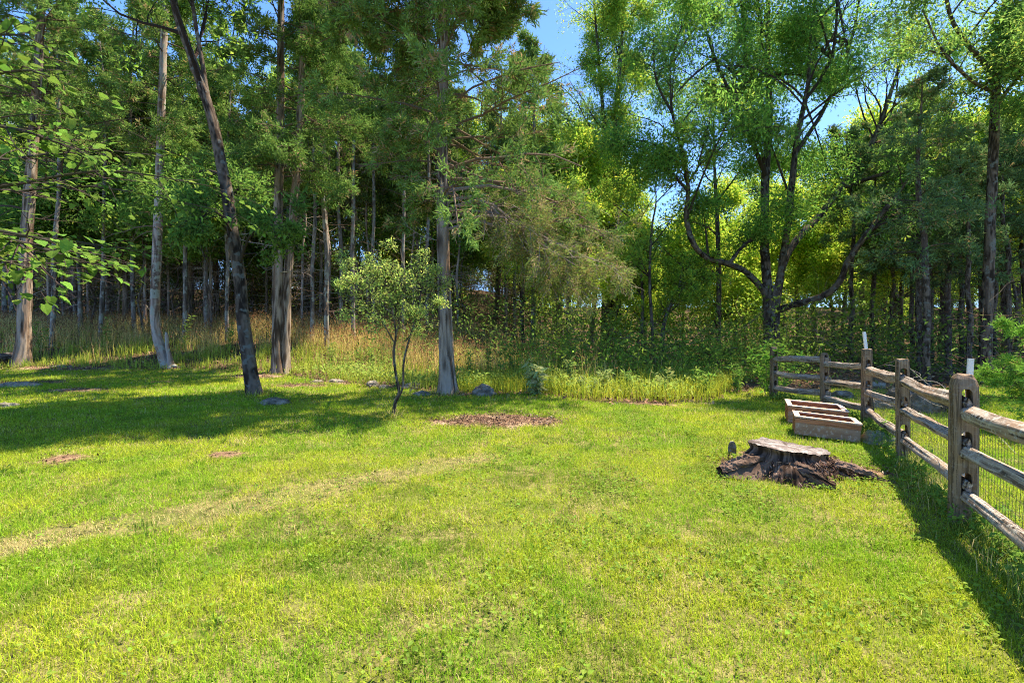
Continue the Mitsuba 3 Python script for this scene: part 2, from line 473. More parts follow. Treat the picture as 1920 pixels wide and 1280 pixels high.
# darker coarse tufts, and dead leaves and bits of twig blown out of the wood
n = 420
y = np.sqrt(rng.uniform(1.8**2, 12.0**2, n))
x = rng.uniform(-1, 1, n) * (1.1 * y + 1)
k = (y < lawn_depth(x)) & (bare_at(x, y) < 0.2)
x, y = np.repeat(x[k], 34), np.repeat(y[k], 34)
x, y = x + rng.normal(0, 0.045, len(x)), y + rng.normal(0, 0.045, len(x))
LAWN.add(*blades(np.stack([x, y, ground(x, y) - 0.02], 1), None, rng.uniform(0.04, 0.095, len(x)), rng.uniform(0.004, 0.0075, len(x)), tint(len(x), (0.17, 0.30, 0.035), rng, 0.35), rng, 0.8, 2))
stuff("grass", LAWN.ply("blade_material"), "sunlit mown lawn grass with yellowed patches in front of the wood", "grass")

# ------------------------------------------------------------------ tree builders
def trunk(path, sides, rng, ridge=0.10, flare=0.0, roots=5, reach=0.35, n=None, knots=0, bend_noise=0.0):
    """A bark-ridged trunk along path rows (x, y, z, radius), its foot spreading into root flares. uv in metres round and along."""
    c = resample(path, n or max(12, int(len(path) * 8)))
    p, r = c[:, :3].copy(), c[:, 3]
    s = np.concatenate([[0], np.cumsum(np.linalg.norm(np.diff(p, axis=0), axis=1))])
    if bend_noise:
        w = np.stack([np.interp(s, np.linspace(0, s[-1], 9), rng.normal(0, bend_noise, 9)) for _ in range(2)], 1)
        p[:, :2] += w * np.minimum(1, s / 1.5)[:, None]
    t = unit(np.gradient(p, axis=0))
    a = unit(np.cross(t, np.cross([0, 0, 1.0], t + [1e-3, 0, 0]) + [0, 1e-3, 0]))
    ref = np.where(np.abs(t[:, 2:]) > 0.4, [0, 1.0, 0], [0, 0, 1.0])
    a = unit(np.cross(ref, t))
    b = np.cross(t, a)
    th = np.linspace(0, 2 * np.pi, sides + 1)
    ph = rng.uniform(0, 6.28, 3)
    q = np.stack([np.cos(th)[None] * 1.7 + 0 * s[:, None], np.sin(th)[None] * 1.7 + 0 * s[:, None], 0.8 * s[:, None] + 0 * th[None]], -1)
    rid = (meshkit.fbm(q * 1.6 + ph, 3, 7) - 0.5) * 2 * ridge + (meshkit.noise(q * [4.2, 4.2, 1.6] + ph, 8) - 0.5) * ridge
    foot = flare * np.exp(-s / reach)[:, None] * (0.35 + 0.65 * np.clip(np.cos(roots * th + ph[0]) * 0.6 + np.cos(2 * th + ph[1]) * 0.5, 0, 1)[None])
    rr = r[:, None] * (1 + rid) + foot
    for _ in range(knots):
        k0, a0 = rng.uniform(0.05, 0.8) * s[-1], rng.uniform(0, 6.28)
        rr += r[:, None] * 0.35 * np.exp(-((s[:, None] - k0) / 0.09) ** 2 - (np.angle(np.exp(1j * (th - a0)))[None] / 0.5) ** 2)
    v = p[:, None] + rr[..., None] * (np.cos(th)[None, :, None] * a[:, None] + np.sin(th)[None, :, None] * b[:, None])
    m, k = len(p), sides + 1
    i, j = np.meshgrid(np.arange(m - 1), np.arange(sides), indexing="ij")
    f = np.stack([i * k + j, i * k + j + 1, (i + 1) * k + j + 1, (i + 1) * k + j], -1).reshape(-1, 4)
    uv = np.stack([(th * max(r.mean(), 0.05))[None] + 0 * s[:, None] + ph[2], s[:, None] + 0 * th[None] + ph[1]], -1).reshape(-1, 2)
    return v.reshape(-1, 3), f, uv


def needles(p, d, rng, length, width, col):
    n = len(p)
    s = unit(np.cross(d, rng.normal(size=(n, 3))))
    ln = (length * rng.uniform(0.6, 1.3, n))[:, None]
    w = width * 0.5
    v = np.stack([p - s * w * 0.35, p + d * ln * 0.5 + s * w, p + d * ln], 1)
    return v.reshape(-1, 3), np.arange(3 * n).reshape(-1, 3), np.repeat(col, 3, 0)


TWIG_GREY, TWIG_BROWN, TWIG_DARK = (0.30, 0.26, 0.22), (0.14, 0.10, 0.075), (0.055, 0.045, 0.038)
CEDAR_GREEN, CEDAR_BROWN = (0.135, 0.225, 0.052), (0.29, 0.225, 0.11)


def whorl(path, z0, z1, n, reach, rng, rise=0.0, droop=-0.3, npt=7, r0=0.03, wander=0.10):
    """Side branches of a straight trunk between the heights z0 and z1. reach(azimuth, s) is a length in metres."""
    c = resample(path, 60)
    z = np.sort(rng.uniform(z0, z1, n))
    p = np.stack([np.interp(z, c[:, 2], c[:, k]) for k in (0, 1)] + [z], 1)
    s = (z - z0) / (z1 - z0)
    az = np.arange(n) * 2.4 + rng.normal(0, 0.5, n)
    el = (rise + 0.5 * s) + rng.normal(0, 0.15, n)
    d = np.stack([np.cos(az) * np.cos(el), np.sin(az) * np.cos(el), np.sin(el)], 1)
    ln = reach(az, s) * rng.uniform(0.65, 1.2, n)
    out = [p]
    for i in range(npt - 1):
        p = p + d * (ln / (npt - 1))[:, None]
        out.append(p)
        dz = droop * (1 - s) * (1 if i < npt * 0.6 else -0.7) / (npt - 1) * 2
        d = unit(d + rng.normal(size=d.shape) * wander + np.stack([0 * dz, 0 * dz, dz], 1))
    P = np.stack(out, 1)
    R = np.clip(r0 * ln[:, None] / 2.5, 0.008, 0.07) * np.linspace(1, 0.22, npt)
    return P, R, ln, s


def cedar_crown(path, z0, z1, n, reach, rng, twig, leaf, dens=22, nl=0.13, nw=0.035, k2=11, k3=3, rise=0.0, droop=-0.35, brown=0.25, green=CEDAR_GREEN, start=0.25, second=0.34, r0=0.03, bare_low=0.0, twig_col=TWIG_BROWN, clumpy=False):
    P, R, L, s = whorl(path, z0, z1, n, reach, rng, rise, droop, r0=r0)
    twig.add(*tubes(P, R, 4), tint(1, twig_col, rng))
    P2, R2, L2 = spawn(P, R, L, k2, start, 1.0, second, 48, rng, n=5, up=0.02, wander=0.13, bend=-0.25, rmax=0.014, rtip=0.4, flat=0.55, shorten=0.55)
    twig.add(*tubes(P2, np.maximum(R2, 0.004), 3), tint(1, twig_col, rng))
    if clumpy:                                              # sprays gather in tufts, with gaps between
        hole = meshkit.fbm(P2[:, 2] * 1.1 + 3.3, 2, 5) > 0.40
        P2, R2, L2 = P2[hole], R2[hole], L2[hole]
    alive = np.ones(len(P2), bool) if clumpy else np.repeat(rng.rand(len(P)) > bare_low * (1 - s) * 1.6, k2)
    P2, R2, L2 = P2[alive], R2[alive], L2[alive]
    P3_, R3, L3 = spawn(P2, R2, L2, k3, 0.2, 1.0, 0.55, 40, rng, n=4, up=0.05, wander=0.15, bend=-0.2, rmax=0.008)
    P3_ = np.concatenate([P3_, P2[:, [1, 2, 3, 4]]])
    q, d = lerp_along(P3_, rng.uniform(0.1, 1.0, (len(P3_), dens)))
    m = len(P3_)
    q = q + rng.normal(0, nl * 0.30, q.shape)
    d = unit(d + rng.normal(0, 0.75, d.shape) + [0, 0, 0.12])
    clump = np.repeat(1 + rng.uniform(-0.28, 0.28, (m, 1)), dens, 0)
    warm = np.repeat(rng.rand(m) < brown, dens) & (rng.rand(m * dens) < 0.75)
    col = tint(m * dens, green, rng, 0.25) * clump
    col[warm] = tint(warm.sum(), CEDAR_BROWN, rng, 0.3)
    leaf.add(*needles(q.reshape(-1, 3), d.reshape(-1, 3), rng, nl, nw, np.minimum(col * 1.3, 0.8)))


def dead_twigs(path, z0, z1, n, reach, rng, twig, col, r0=0.022, k2=5, droop=-0.25):
    P, R, L, s = whorl(path, z0, z1, n, lambda a, s: reach * np.ones_like(a) * np.random.RandomState(3).uniform(0.4, 1.2, len(a)), rng, 0.05, droop, r0=r0, wander=0.16)
    twig.add(*tubes(P, R, 3), tint(1, col, rng))
    P2, R2, _ = spawn(P, R, L, k2, 0.2, 1.0, 0.45, 50, rng, n=4, wander=0.22, bend=-0.2, rmax=0.011)
    twig.add(*tubes(P2, np.maximum(R2, 0.003), 3), tint(1, col, rng))


def broad_crown(limbs, rng, twig, leaf, k1=11, k2=6, k3=4, nleaf=18, l1=0.42, l2=0.5, l3=0.6, size=0.12, width=0.055, col=(0.14, 0.24, 0.035), t0=0.3, warm=None, warm_share=0.0, twig_col=TWIG_DARK, fine=True, up=0.12, wild=0.8, spread=0.10, vary=0.35, bend=0.15):
    """Branches, twigs and leaves on limbs: a list of curves (n, 4)."""
    C = np.stack([resample(q, 12) for q in limbs])
    P, R = C[..., :3], C[..., 3]
    L = np.linalg.norm(np.diff(P, axis=1), axis=2).sum(1)
    P1, R1, L1 = spawn(P, R, L, k1, t0, 1.0, l1, 48, rng, n=6, up=up, wander=0.16, bend=bend, rmax=0.05, shorten=0.5)
    P2, R2, L2 = spawn(P1, R1, L1, k2, 0.25, 1.0, l2, 45, rng, n=5, up=up, wander=0.18, bend=bend * 0.5, rmax=0.02)
    P3_, R3, L3 = spawn(P2, R2, L2, k3, 0.2, 1.0, l3, 45, rng, n=4, wander=0.2, bend=-0.15, rmax=0.008)
    for p_, r_, s_ in ((P1, R1, 4), (P2, R2, 3), (P3_, R3, 3))[:3 if fine else 2]:
        twig.add(*tubes(p_, np.maximum(r_, 0.004), s_), tint(1, twig_col, rng))
    m = len(P3_)
    q, d = lerp_along(P3_, rng.uniform(0.15, 1.05, (m, nleaf)))
    q = q + rng.normal(0, spread, q.shape)
    clump = np.repeat(1 + rng.uniform(-vary, vary, (m, 1)) * [1.0, 0.8, 0.6], nleaf, 0)
    c = np.minimum(tint(m * nleaf, col, rng, 0.25, 0.12, warm, warm_share) * clump * 1.42, 0.8)
    leaf.add(*leaves(q.reshape(-1, 3), d.reshape(-1, 3), rng, size, width, c, 0.35, 0.25, wild))


def add_tree(key, trunks, bark_key, twig, leaf, leaf_key, limbs=()):
    for v, f, uv in trunks:
        part(key, "trunk", Mesh().add(v, f, None, uv).ply(bark_key, True))
    for v, f, uv in limbs:
        part(key, "limb", Mesh().add(v, f, None, uv).ply(bark_key, True))
    if twig.v:
        labels[part(key, "twig", twig.ply("twig_material"))] = {"kind": "stuff"}
    if leaf.v:
        labels[part(key, "crown", leaf.ply(leaf_key))] = {"kind": "stuff"}


def pix_path(rows, d, top=None):
    """Trunk rows (px, py, width in px) at depth d -> (x, y, z, radius); a depth may be given as a fourth number."""
    out = []
    for r in rows:
        dd = r[3] if len(r) > 3 else d
        out.append([*at(r[0], r[1], dd), 0.83 * r[2] / 2 / FOC * dd])
    if top:
        out.append(top)
    out = np.array(out)
    out[0, 2] = float(ground(out[0, 0], out[0, 1])) - 0.08
    return out


# ------------------------------------------------------------------ the trees one can tell apart
rng = rs(101)
# the big cedar in the middle
b = gp(838, 738)
path = pix_path([(840, 738, 34), (836, 640, 32), (832, 500, 29), (829, 350, 27), (830, 180, 24), (832, 0, 20)], b[1])
path = np.vstack([path, [path[-1, 0] + 0.05, b[1], 12.5, 0.10], [path[-1, 0] + 0.1, b[1], 15.5, 0.02]])
key = thing("cedar_tree", "large cedar with thick bare lower trunk and wide brownish green crown, in the middle", "tree")
tw, lf = Mesh(), Mesh()
reach = lambda a, s: (2.7 * np.where(np.cos(a) < 0, 0.5 + 0.5 * ss(0.02, 0.28, s), 1) + 1.5 * np.clip(np.cos(a), 0, 1) * np.clip(1 - 2.2 * s, 0, 1)) * np.clip(1.25 - s, 0.1, 1) ** 0.35
cedar_crown(path, 4.3, 15.2, 104, reach, rng, tw, lf, dens=27, nl=0.135, nw=0.048, k2=14, k3=3, rise=-0.05, droop=-0.30, brown=0.16, start=0.28, clumpy=True)
cedar_crown(path, 9.0, 15.0, 60, lambda a, s: (2.9 - 0.5 * np.clip(np.cos(a), 0, 1)) * np.clip(1.3 - s, 0.1, 1) ** 0.4, rng, tw, lf, dens=26, nl=0.20, nw=0.065, k2=13, k3=3, rise=-0.05, droop=-0.30, brown=0.16, start=0.2)
# its low boughs sweep down to the right
low = []
for a, z0, x1, z1, y1 in [(0.1, 3.95, 3.4, 2.35, -0.6), (-0.25, 4.1, 4.0, 2.9, -1.0), (0.35, 4.3, 3.7, 3.0, 0.6), (-0.6, 4.4, 3.0, 2.9, -1.6), (0.05, 4.9, 4.3, 3.7, 0.2), (0.15, 4.6, 2.6, 3.1, -0.3)] :
    x0 = np.interp(z0, path[:, 2], path[:, 0])
    low.append(resample([[x0, b[1], z0, 0.045], [x0 + x1 * 0.35, b[1] + y1 * 0.35, z0 + 0.12, 0.036], [x0 + x1 * 0.7, b[1] + y1 * 0.7, (z0 * 0.45 + z1 * 0.55), 0.024], [x0 + x1, b[1] + y1, z1, 0.008]], 9))
C = np.stack(low)
tw.add(*tubes(C[..., :3], C[..., 3], 5), tint(1, TWIG_GREY, rng))
L = np.full(len(C), 3.6)
P2, R2, L2 = spawn(C[..., :3], C[..., 3], L, 20, 0.28, 1.0, 0.34, 45, rng, n=6, wander=0.14, bend=-0.55, rmax=0.016, flat=0.4)
tw.add(*tubes(P2, np.maximum(R2, 0.005), 3), tint(1, (0.26, 0.22, 0.18), rng))
P3_, R3, L3 = spawn(P2, R2, L2, 5, 0.2, 1.0, 0.5, 42, rng, n=4, wander=0.18, bend=-0.3, rmax=0.009)
tw.add(*tubes(P3_, np.maximum(R3, 0.004), 3), tint(1, (0.30, 0.25, 0.20), rng))
q, d = lerp_along(P3_, rng.uniform(0.15, 1, (len(P3_), 48)))
keep = np.repeat(rng.rand(len(P3_)) < 0.80, 48)
q, d = q.reshape(-1, 3)[keep] + rng.normal(0, 0.04, (keep.sum(), 3)), unit(d.reshape(-1, 3)[keep] + rng.normal(0, 0.7, (keep.sum(), 3)))
lf.add(*needles(q, d, rng, 0.12, 0.032, tint(len(q), (0.235, 0.30, 0.075), rng, 0.3, 0.1, CEDAR_BROWN, 0.30)))
dead_twigs(path, 2.6, 6.5, 16, 1.5, rng, tw, TWIG_GREY)
add_tree(key, [trunk(path, 40, rng, 0.13, 0.19, 4, 0.22, 90)], "cedar_bark", tw, lf, "needle_material")

# the double cedar
b = gp(527, 699)
pa = pix_path([(521, 699, 27), (520, 640, 23), (521, 500, 21), (523, 330, 18), (526, 150, 16), (527, 0, 13)], b[1])
pb = pix_path([(534, 699, 24), (535, 640, 21), (541, 500, 18), (556, 330, 17), (566, 150, 14), (570, 0, 12)], b[1] + 0.1)
pa = np.vstack([pa, [pa[-1, 0], b[1], 15.5, 0.03]])
pb = np.vstack([pb, [pb[-1, 0] + 0.1, b[1], 14.8, 0.03]])
key = thing("cedar_tree", "tall cedar whose two reddish trunks are joined at the foot, at the meadow edge", "tree")
tw, lf = Mesh(), Mesh()
for pth, off in ((pa, 2.9), (pb, 2.7)):
    cedar_crown(pth, 6.6, 15.0, 46, lambda a, s: off * np.clip(1.2 - s, 0.15, 1) ** 0.6, rng, tw, lf, dens=18, nl=0.17, nw=0.062, k2=11, k3=3, rise=-0.05, brown=0.06, green=(0.125, 0.215, 0.050))
    dead_twigs(pth, 3.5, 8.0, 22, 1.7, rng, tw, TWIG_GREY, 0.03)
add_tree(key, [trunk(pa, 32, rng, 0.14, 0.16, 4, 0.25, 70), trunk(pb, 28, rng, 0.14, 0.13, 3, 0.25, 70)], "cedar_bark", tw, lf, "needle_material")

# the pale cedar with a forked stub
b = gp(315, 687)
pth = pix_path([(316, 687, 24), (304, 660, 21), (293, 620, 19), (291, 560, 19), (294, 480, 18), (299, 330, 17), (303, 200, 15), (308, 60, 13), (312, -60, 11)], b[1])
pth = np.vstack([pth, [pth[-1, 0] + 0.1, b[1], 17.0, 0.03]])
key = thing("cedar_tree", "slim pale cedar with a curved foot and a forked stub, at the meadow edge", "tree")
tw, lf = Mesh(), Mesh()
cedar_crown(pth, 8.2, 16.8, 46, lambda a, s: 2.2 * np.clip(1.2 - s, 0.15, 1) ** 0.6, rng, tw, lf, dens=16, nl=0.18, nw=0.065, k2=10, k3=3, brown=0.08)
dead_twigs(pth, 4.5, 9.5, 22, 1.8, rng, tw, TWIG_BROWN, 0.03)
stub = pix_path([(322, 684, 17), (318, 668, 10), (314, 652, 9), (313, 640, 8), (312, 628, 7), (311, 622, 2)], b[1] - 0.12)
rootp = pix_path([(318, 682, 15), (326, 686, 9), (336, 690, 4)], b[1] - 0.2)
add_tree(key, [trunk(pth, 30, rng, 0.13, 0.10, 3, 0.25, 90, 2), trunk(stub, 16, rng, 0.25, 0.06, 3, 0.15, 20)], "pale_bark", tw, lf, "needle_material")
part(key, "root", Mesh().add(*trunk(rootp, 12, rng, 0.2, 0, 3, 0.2, 12)[:2], None, trunk(rootp, 12, rs(1), 0.2, 0, 3, 0.2, 12)[2]).ply("pale_bark", True))

# the cedar at the far left
b = gp(42, 684)
pth = pix_path([(40, 684, 31), (44, 640, 26), (46, 560, 25), (50, 450, 22), (60, 300, 19), (70, 150, 16), (78, 0, 14)], b[1])
pth = np.vstack([pth, [pth[-1, 0] + 0.2, b[1], 17.0, 0.03]])
key = thing("cedar_tree", "stout cedar with flaking bark, leftmost trunk at the meadow edge beside a dark log", "tree")
tw, lf = Mesh(), Mesh()
cedar_crown(pth, 8.8, 16.8, 52, lambda a, s: 2.7 * np.clip(1.2 - s, 0.15, 1) ** 0.6, rng, tw, lf, dens=16, nl=0.18, nw=0.065, k2=10, k3=3, brown=0.08)
dead_twigs(pth, 5.0, 10.0, 22, 2.3, rng, tw, TWIG_DARK, 0.035)
add_tree(key, [trunk(pth, 32, rng, 0.16, 0.20, 4, 0.3, 80, 3)], "cedar_bark", tw, lf, "needle_material")

# the leaning tree
b = gp(478, 738)
main = pix_path([(478, 738, 34), (469, 690, 29), (458, 620, 27), (449, 520, 25), (428, 380, 24), (404, 250, 22), (388, 190, 20), (360, 110, 17), (332, 30, 15), (318, -40, 13)], b[1])
main = np.vstack([main, [main[-1, 0] - 0.4, b[1] + 0.2, 11.2, 0.06], [main[-1, 0] - 0.5, b[1] + 0.4, 13.2, 0.02]])
fork = pix_path([(391, 196, 14), (386, 165, 11), (378, 110, 9), (366, 40, 8), (360, -40, 7)], b[1] + 0.02)
fork[0, 2] = at(391, 196, b[1])[2]
fork = np.vstack([fork, [fork[-1, 0] + 0.2, b[1] + 0.4, 11.6, 0.02]])
key = thing("leaning_tree", "dark rough trunk leaning left out of the shaded lawn, forking high up", "tree")
tw, lf = Mesh(), Mesh()
side = [np.vstack([[*at(448, 500, b[1]), 0.035], [*at(470, 440, b[1] - 0.5), 0.028], [*at(510, 420, b[1] - 0.9), 0.018], [*at(545, 450, b[1] - 1.2), 0.008]]),
        np.vstack([[*at(438, 440, b[1]), 0.035], [*at(410, 400, b[1] - 0.6), 0.028], [*at(370, 400, b[1] - 1.0), 0.018], [*at(330, 430, b[1] - 1.2), 0.008]]),
        np.vstack([[*at(430, 400, b[1]), 0.04], [*at(440, 360, b[1] + 0.6), 0.03], [*at(465, 350, b[1] + 1.1), 0.02], [*at(500, 370, b[1] + 1.4), 0.008]]),
        np.vstack([[*at(420, 330, b[1]), 0.04], [*at(390, 320, b[1] + 0.7), 0.03], [*at(350, 330, b[1] + 1.2), 0.02], [*at(310, 370, b[1] + 1.6), 0.008]])]
tw.add(*tubes(np.stack([resample(q, 10)[:, :3] for q in side]), np.stack([resample(q, 10)[:, 3] for q in side]), 5), tint(1, TWIG_DARK, rng))
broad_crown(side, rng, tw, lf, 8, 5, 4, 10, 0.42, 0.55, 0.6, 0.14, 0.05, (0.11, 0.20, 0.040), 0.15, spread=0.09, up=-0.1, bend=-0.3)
tops = [main[4:] + [0, 0, 0, 0], fork]
for dx, dy, dz, k in [(-2.6, -0.6, 2.0, 9), (2.2, -0.9, 2.2, 9), (-1.5, 2.0, 2.0, 10), (1.2, 1.8, 1.9, 9), (-2.8, 0.8, 1.4, 10), (2.6, 0.6, 1.3, 10)]:
    s0 = main[k]
    tops.append(np.array([[*s0[:3], 0.05], [s0[0] + dx * 0.5, s0[1] + dy * 0.5, s0[2] + dz * 0.6, 0.035], [s0[0] + dx, s0[1] + dy, s0[2] + dz, 0.012]]))
tw.add(*tubes(np.stack([resample(q, 10)[:, :3] for q in tops[2:]]), np.stack([resample(q, 10)[:, 3] for q in tops[2:]]), 5), tint(1, TWIG_DARK, rng))
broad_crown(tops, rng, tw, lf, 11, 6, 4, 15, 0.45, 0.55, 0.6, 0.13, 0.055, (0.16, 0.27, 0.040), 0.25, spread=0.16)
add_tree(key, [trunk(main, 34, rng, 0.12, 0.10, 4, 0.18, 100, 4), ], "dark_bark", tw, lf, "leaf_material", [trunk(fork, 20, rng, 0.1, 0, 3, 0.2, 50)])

# the big spreading tree on the right
b = gp(1447, 690)
D = b[1]
stem = pix_path([(1447, 690, 42), (1446, 640, 36), (1446, 590, 34), (1447, 555, 36), (1448, 535, 30)], D)
limbs = [pix_path(r, D) for r in [
    [(1440, 560, 17), (1428, 540, 15), (1395, 508, 13), (1360, 493, 13, D - 0.8), (1328, 484, 13, D - 1.3), (1303, 458, 12, D - 1.8), (1289, 405, 11, D - 2.1), (1291, 360, 9, D - 2.2), (1282, 300, 8, D - 2.3), (1262, 215, 6, D - 2.2), (1255, 130, 3, D - 2)],
    [(1441, 560, 22), (1437, 510, 19), (1434, 430, 18), (1436, 330, 17, D + 0.3), (1442, 240, 15, D + 0.5), (1440, 140, 12, D + 0.7), (1436, 20, 8, D + 0.9), (1440, -140, 3, D + 1)],
    [(1456, 560, 18), (1466, 500, 15), (1474, 440, 14, D - 0.3), (1481, 370, 13, D - 0.6), (1490, 290, 12, D - 0.8), (1508, 190, 10, D - 1), (1522, 80, 7, D - 1), (1530, -80, 3, D - 1)],
    [(1466, 505, 14), (1478, 470, 15, D + 0.5), (1500, 440, 15, D + 0.9), (1540, 400, 14, D + 1.4), (1580, 350, 13, D + 1.8), (1608, 310, 12, D + 2), (1640, 255, 10, D + 2.2), (1664, 190, 8, D + 2.3), (1690, 110, 6, D + 2.3), (1712, 20, 3, D + 2.3)],
    [(1580, 352, 9, D + 1.8), (1620, 338, 8, D + 1.4), (1665, 322, 6, D + 1), (1705, 308, 5, D + 0.6), (1750, 300, 2, D + 0.3)],
    [(1458, 582, 16), (1485, 572, 15, D - 0.6), (1520, 562, 14, D - 1.2), (1555, 548, 14, D - 1.7), (1578, 525, 13, D - 2), (1592, 490, 13, D - 2.3), (1618, 450, 12, D - 2.6), (1652, 405, 10, D - 3), (1682, 365, 8, D - 3.2), (1702, 335, 4, D - 3.3)],
    [(1366, 496, 8, D - 0.7), (1385, 470, 7, D - 0.4), (1404, 450, 6, D), (1418, 435, 4, D + 0.2)],
    [(1437, 250, 8, D + 0.5), (1405, 256, 7, D + 0.1), (1394, 240, 6, D - 0.2), (1380, 180, 5, D - 0.5), (1372, 90, 3, D - 0.7)]]]
for q, r in zip(limbs, [(1440, 560), (1441, 560), (1456, 560), (1466, 505), (1580, 352), (1458, 582), (1366, 496), (1437, 250)]):
    q[0, :3] = at(r[0], r[1], D if q is not limbs[4] and q is not limbs[6] and q is not limbs[7] else q[0, 1])
key = thing("spreading_tree", "big dark spreading tree with long crooked limbs behind the far end of the fence", "tree")
tw, lf = Mesh(), Mesh()
cr = [q[len(q) // 3:] for q in limbs]
high = [pix_path(r, D) for r in [[(1436, 330, 10), (1395, 230, 8, D - 0.4), (1340, 110, 6, D - 0.8), (1300, -30, 3, D - 1)], [(1490, 290, 9), (1548, 200, 8, D + 0.3), (1596, 80, 6, D + 0.5), (1620, -60, 3, D + 0.6)], [(1441, 230, 9), (1400, 110, 7, D + 1), (1370, -20, 5, D + 1.4), (1350, -160, 3, D + 1.6)],
                                 [(1508, 190, 8), (1560, 110, 7, D - 1.2), (1570, 0, 5, D - 1.6), (1580, -140, 3, D - 1.8)], [(1262, 215, 6, D - 2.2), (1230, 150, 5, D - 2.4), (1226, 70, 3, D - 2.5)], [(1640, 255, 8, D + 2.2), (1690, 230, 6, D + 1.6), (1740, 190, 3, D + 1.2)], [(1291, 360, 6, D - 2.2), (1255, 320, 5, D - 2.4), (1225, 310, 3, D - 2.6)]]]
for q, r in zip(high, [(1436, 330, 0), (1490, 290, -0.8), (1441, 230, 0.5), (1508, 190, -1), (1262, 215, -2.2), (1640, 255, 2.2), (1291, 360, -2.2)]):
    q[0, :3] = at(r[0], r[1], D + r[2])
cr += high
for q in limbs[:4] + high[:4]:
    for _ in range(6):
        s0 = q[rng.randint(len(q) // 2 - 1, len(q))]
        dv = unit(rng.normal(size=3) + [0, 0, 0.5]) * rng.uniform(1.8, 3.6)
        cr.append(np.array([[*s0[:3], 0.05], [*(s0[:3] + dv * 0.5 + [0, 0, 0.2]), 0.03], [*(s0[:3] + dv), 0.01]]))
tw.add(*tubes(np.stack([resample(q, 8)[:, :3] for q in cr[8:]]), np.stack([resample(q, 8)[:, 3] for q in cr[8:]]), 6), tint(1, TWIG_DARK, rng))
broad_crown(cr, rng, tw, lf, 9, 6, 3, 12, 0.44, 0.58, 0.7, 0.15, 0.052, (0.145, 0.28, 0.048), 0.38, (0.34, 0.40, 0.06), 0.05, spread=0.26, bend=-0.05, vary=0.22)
add_tree(key, [trunk(stem, 36, rng, 0.13, 0.18, 4, 0.3, 40)], "dark_bark", tw, lf, "leaf_material", [trunk(q, 20, rng, 0.12, 0, 3, 0.2, 60, 2, 0.03) for q in limbs])

# the tall clustered tree in the centre background
b = gp(1145, 692)
D = 26.0
stems = [pix_path(r, D) for r in [
    [(1135, 690, 26), (1137, 600, 24), (1136, 500, 15), (1136, 400, 12), (1137, 340, 11), (1130, 200, 8), (1118, 60, 5), (1112, -40, 2)],
    [(1150, 690, 22, D + 0.3), (1150, 560, 17, D + 0.3), (1146, 460, 11, D + 0.5), (1148, 360, 9, D + 0.6), (1150, 250, 7, D + 0.7), (1172, 120, 5, D + 0.7), (1190, 20, 2, D + 0.7)],
    [(1160, 690, 20, D - 0.3), (1158, 560, 16, D - 0.3), (1157, 430, 13, D - 0.3), (1160, 330, 12, D - 0.3), (1156, 200, 10, D - 0.3), (1160, 150, 9, D - 0.3), (1168, 40, 6, D - 0.3), (1170, -60, 2, D - 0.3)]]]
key = thing("clustered_tree", "tall tree of three close dark trunks with bright leaves, right of the large middle cedar", "tree")
tw, lf = Mesh(), Mesh()
cr = [q[3:] for q in stems]
for q in stems:
    for _ in range(9):
        s0 = q[rng.randint(3, len(q) - 1)]
        a0 = rng.uniform(0, 6.28)
        dv = np.array([math.cos(a0), math.sin(a0), rng.uniform(0.1, 0.9)]) * rng.uniform(1.3, 2.6)
        cr.append(np.array([[*s0[:3], 0.05], [*(s0[:3] + dv * 0.5 + [0, 0, 0.1]), 0.03], [*(s0[:3] + dv), 0.01]]))
broad_crown(cr, rng, tw, lf, 9, 5, 3, 13, 0.42, 0.55, 0.65, 0.15, 0.06, (0.21, 0.33, 0.045), 0.1, (0.44, 0.45, 0.06), 0.16, spread=0.22, vary=0.22)
add_tree(key, [trunk(q, 20, rng, 0.12, 0.10, 3, 0.3, 60) for q in stems], "dark_bark", tw, lf, "leaf_material")

# the tall trunk near the right edge
D = 14.0
stem = pix_path([(1846, 745, 28), (1848, 650, 22), (1852, 560, 21), (1856, 430, 19), (1862, 300, 18), (1866, 200, 17), (1868, 158, 17)], D)
limbs = [pix_path(r, D) for r in [[(1867, 165, 14), (1850, 125, 12), (1812, 80, 10, D - 0.4), (1782, 30, 8, D - 0.7), (1765, -60, 6, D - 1), (1740, -160, 3, D - 1)],
                                  [(1869, 160, 15), (1876, 90, 13, D + 0.2), (1885, 0, 10, D + 0.4), (1900, -160, 5, D + 0.5)], [(1867, 175, 9), (1820, 150, 7, D - 0.5), (1770, 100, 5, D - 1.0), (1730, 20, 3, D - 1.4)],
                                  [(1868, 200, 9), (1905, 150, 7, D - 0.6), (1950, 110, 4, D - 1.0)]]]
for q, r in zip(limbs, [(1867, 165), (1869, 160), (1867, 175), (1868, 200)]):
    q[0, :3] = at(*r, D)
key = thing("tall_tree", "tall straight dark trunk beyond the white pole, forking near the top right corner", "tree")
tw, lf = Mesh(), Mesh()
cr = [q for q in limbs]
for _ in range(10):
    q = limbs[rng.randint(4)]
    s0 = q[rng.randint(1, len(q))]
    dv = unit(rng.normal(size=3) + [0, 0, 0.2]) * rng.uniform(1.3, 2.4)
    cr.append(np.array([[*s0[:3], 0.04], [*(s0[:3] + dv * 0.5), 0.025], [*(s0[:3] + dv), 0.01]]))
broad_crown(cr, rng, tw, lf, 9, 6, 3, 12, 0.42, 0.5, 0.65, 0.12, 0.046, (0.15, 0.255, 0.05), 0.15, (0.34, 0.38, 0.06), 0.10, spread=0.18, bend=-0.1, vary=0.22)
add_tree(key, [trunk(stem, 30, rng, 0.12, 0.14, 4, 0.3, 70)], "dark_bark", tw, lf, "leaf_material", [trunk(q, 18, rng, 0.1, 0, 3, 0.2, 40) for q in limbs])

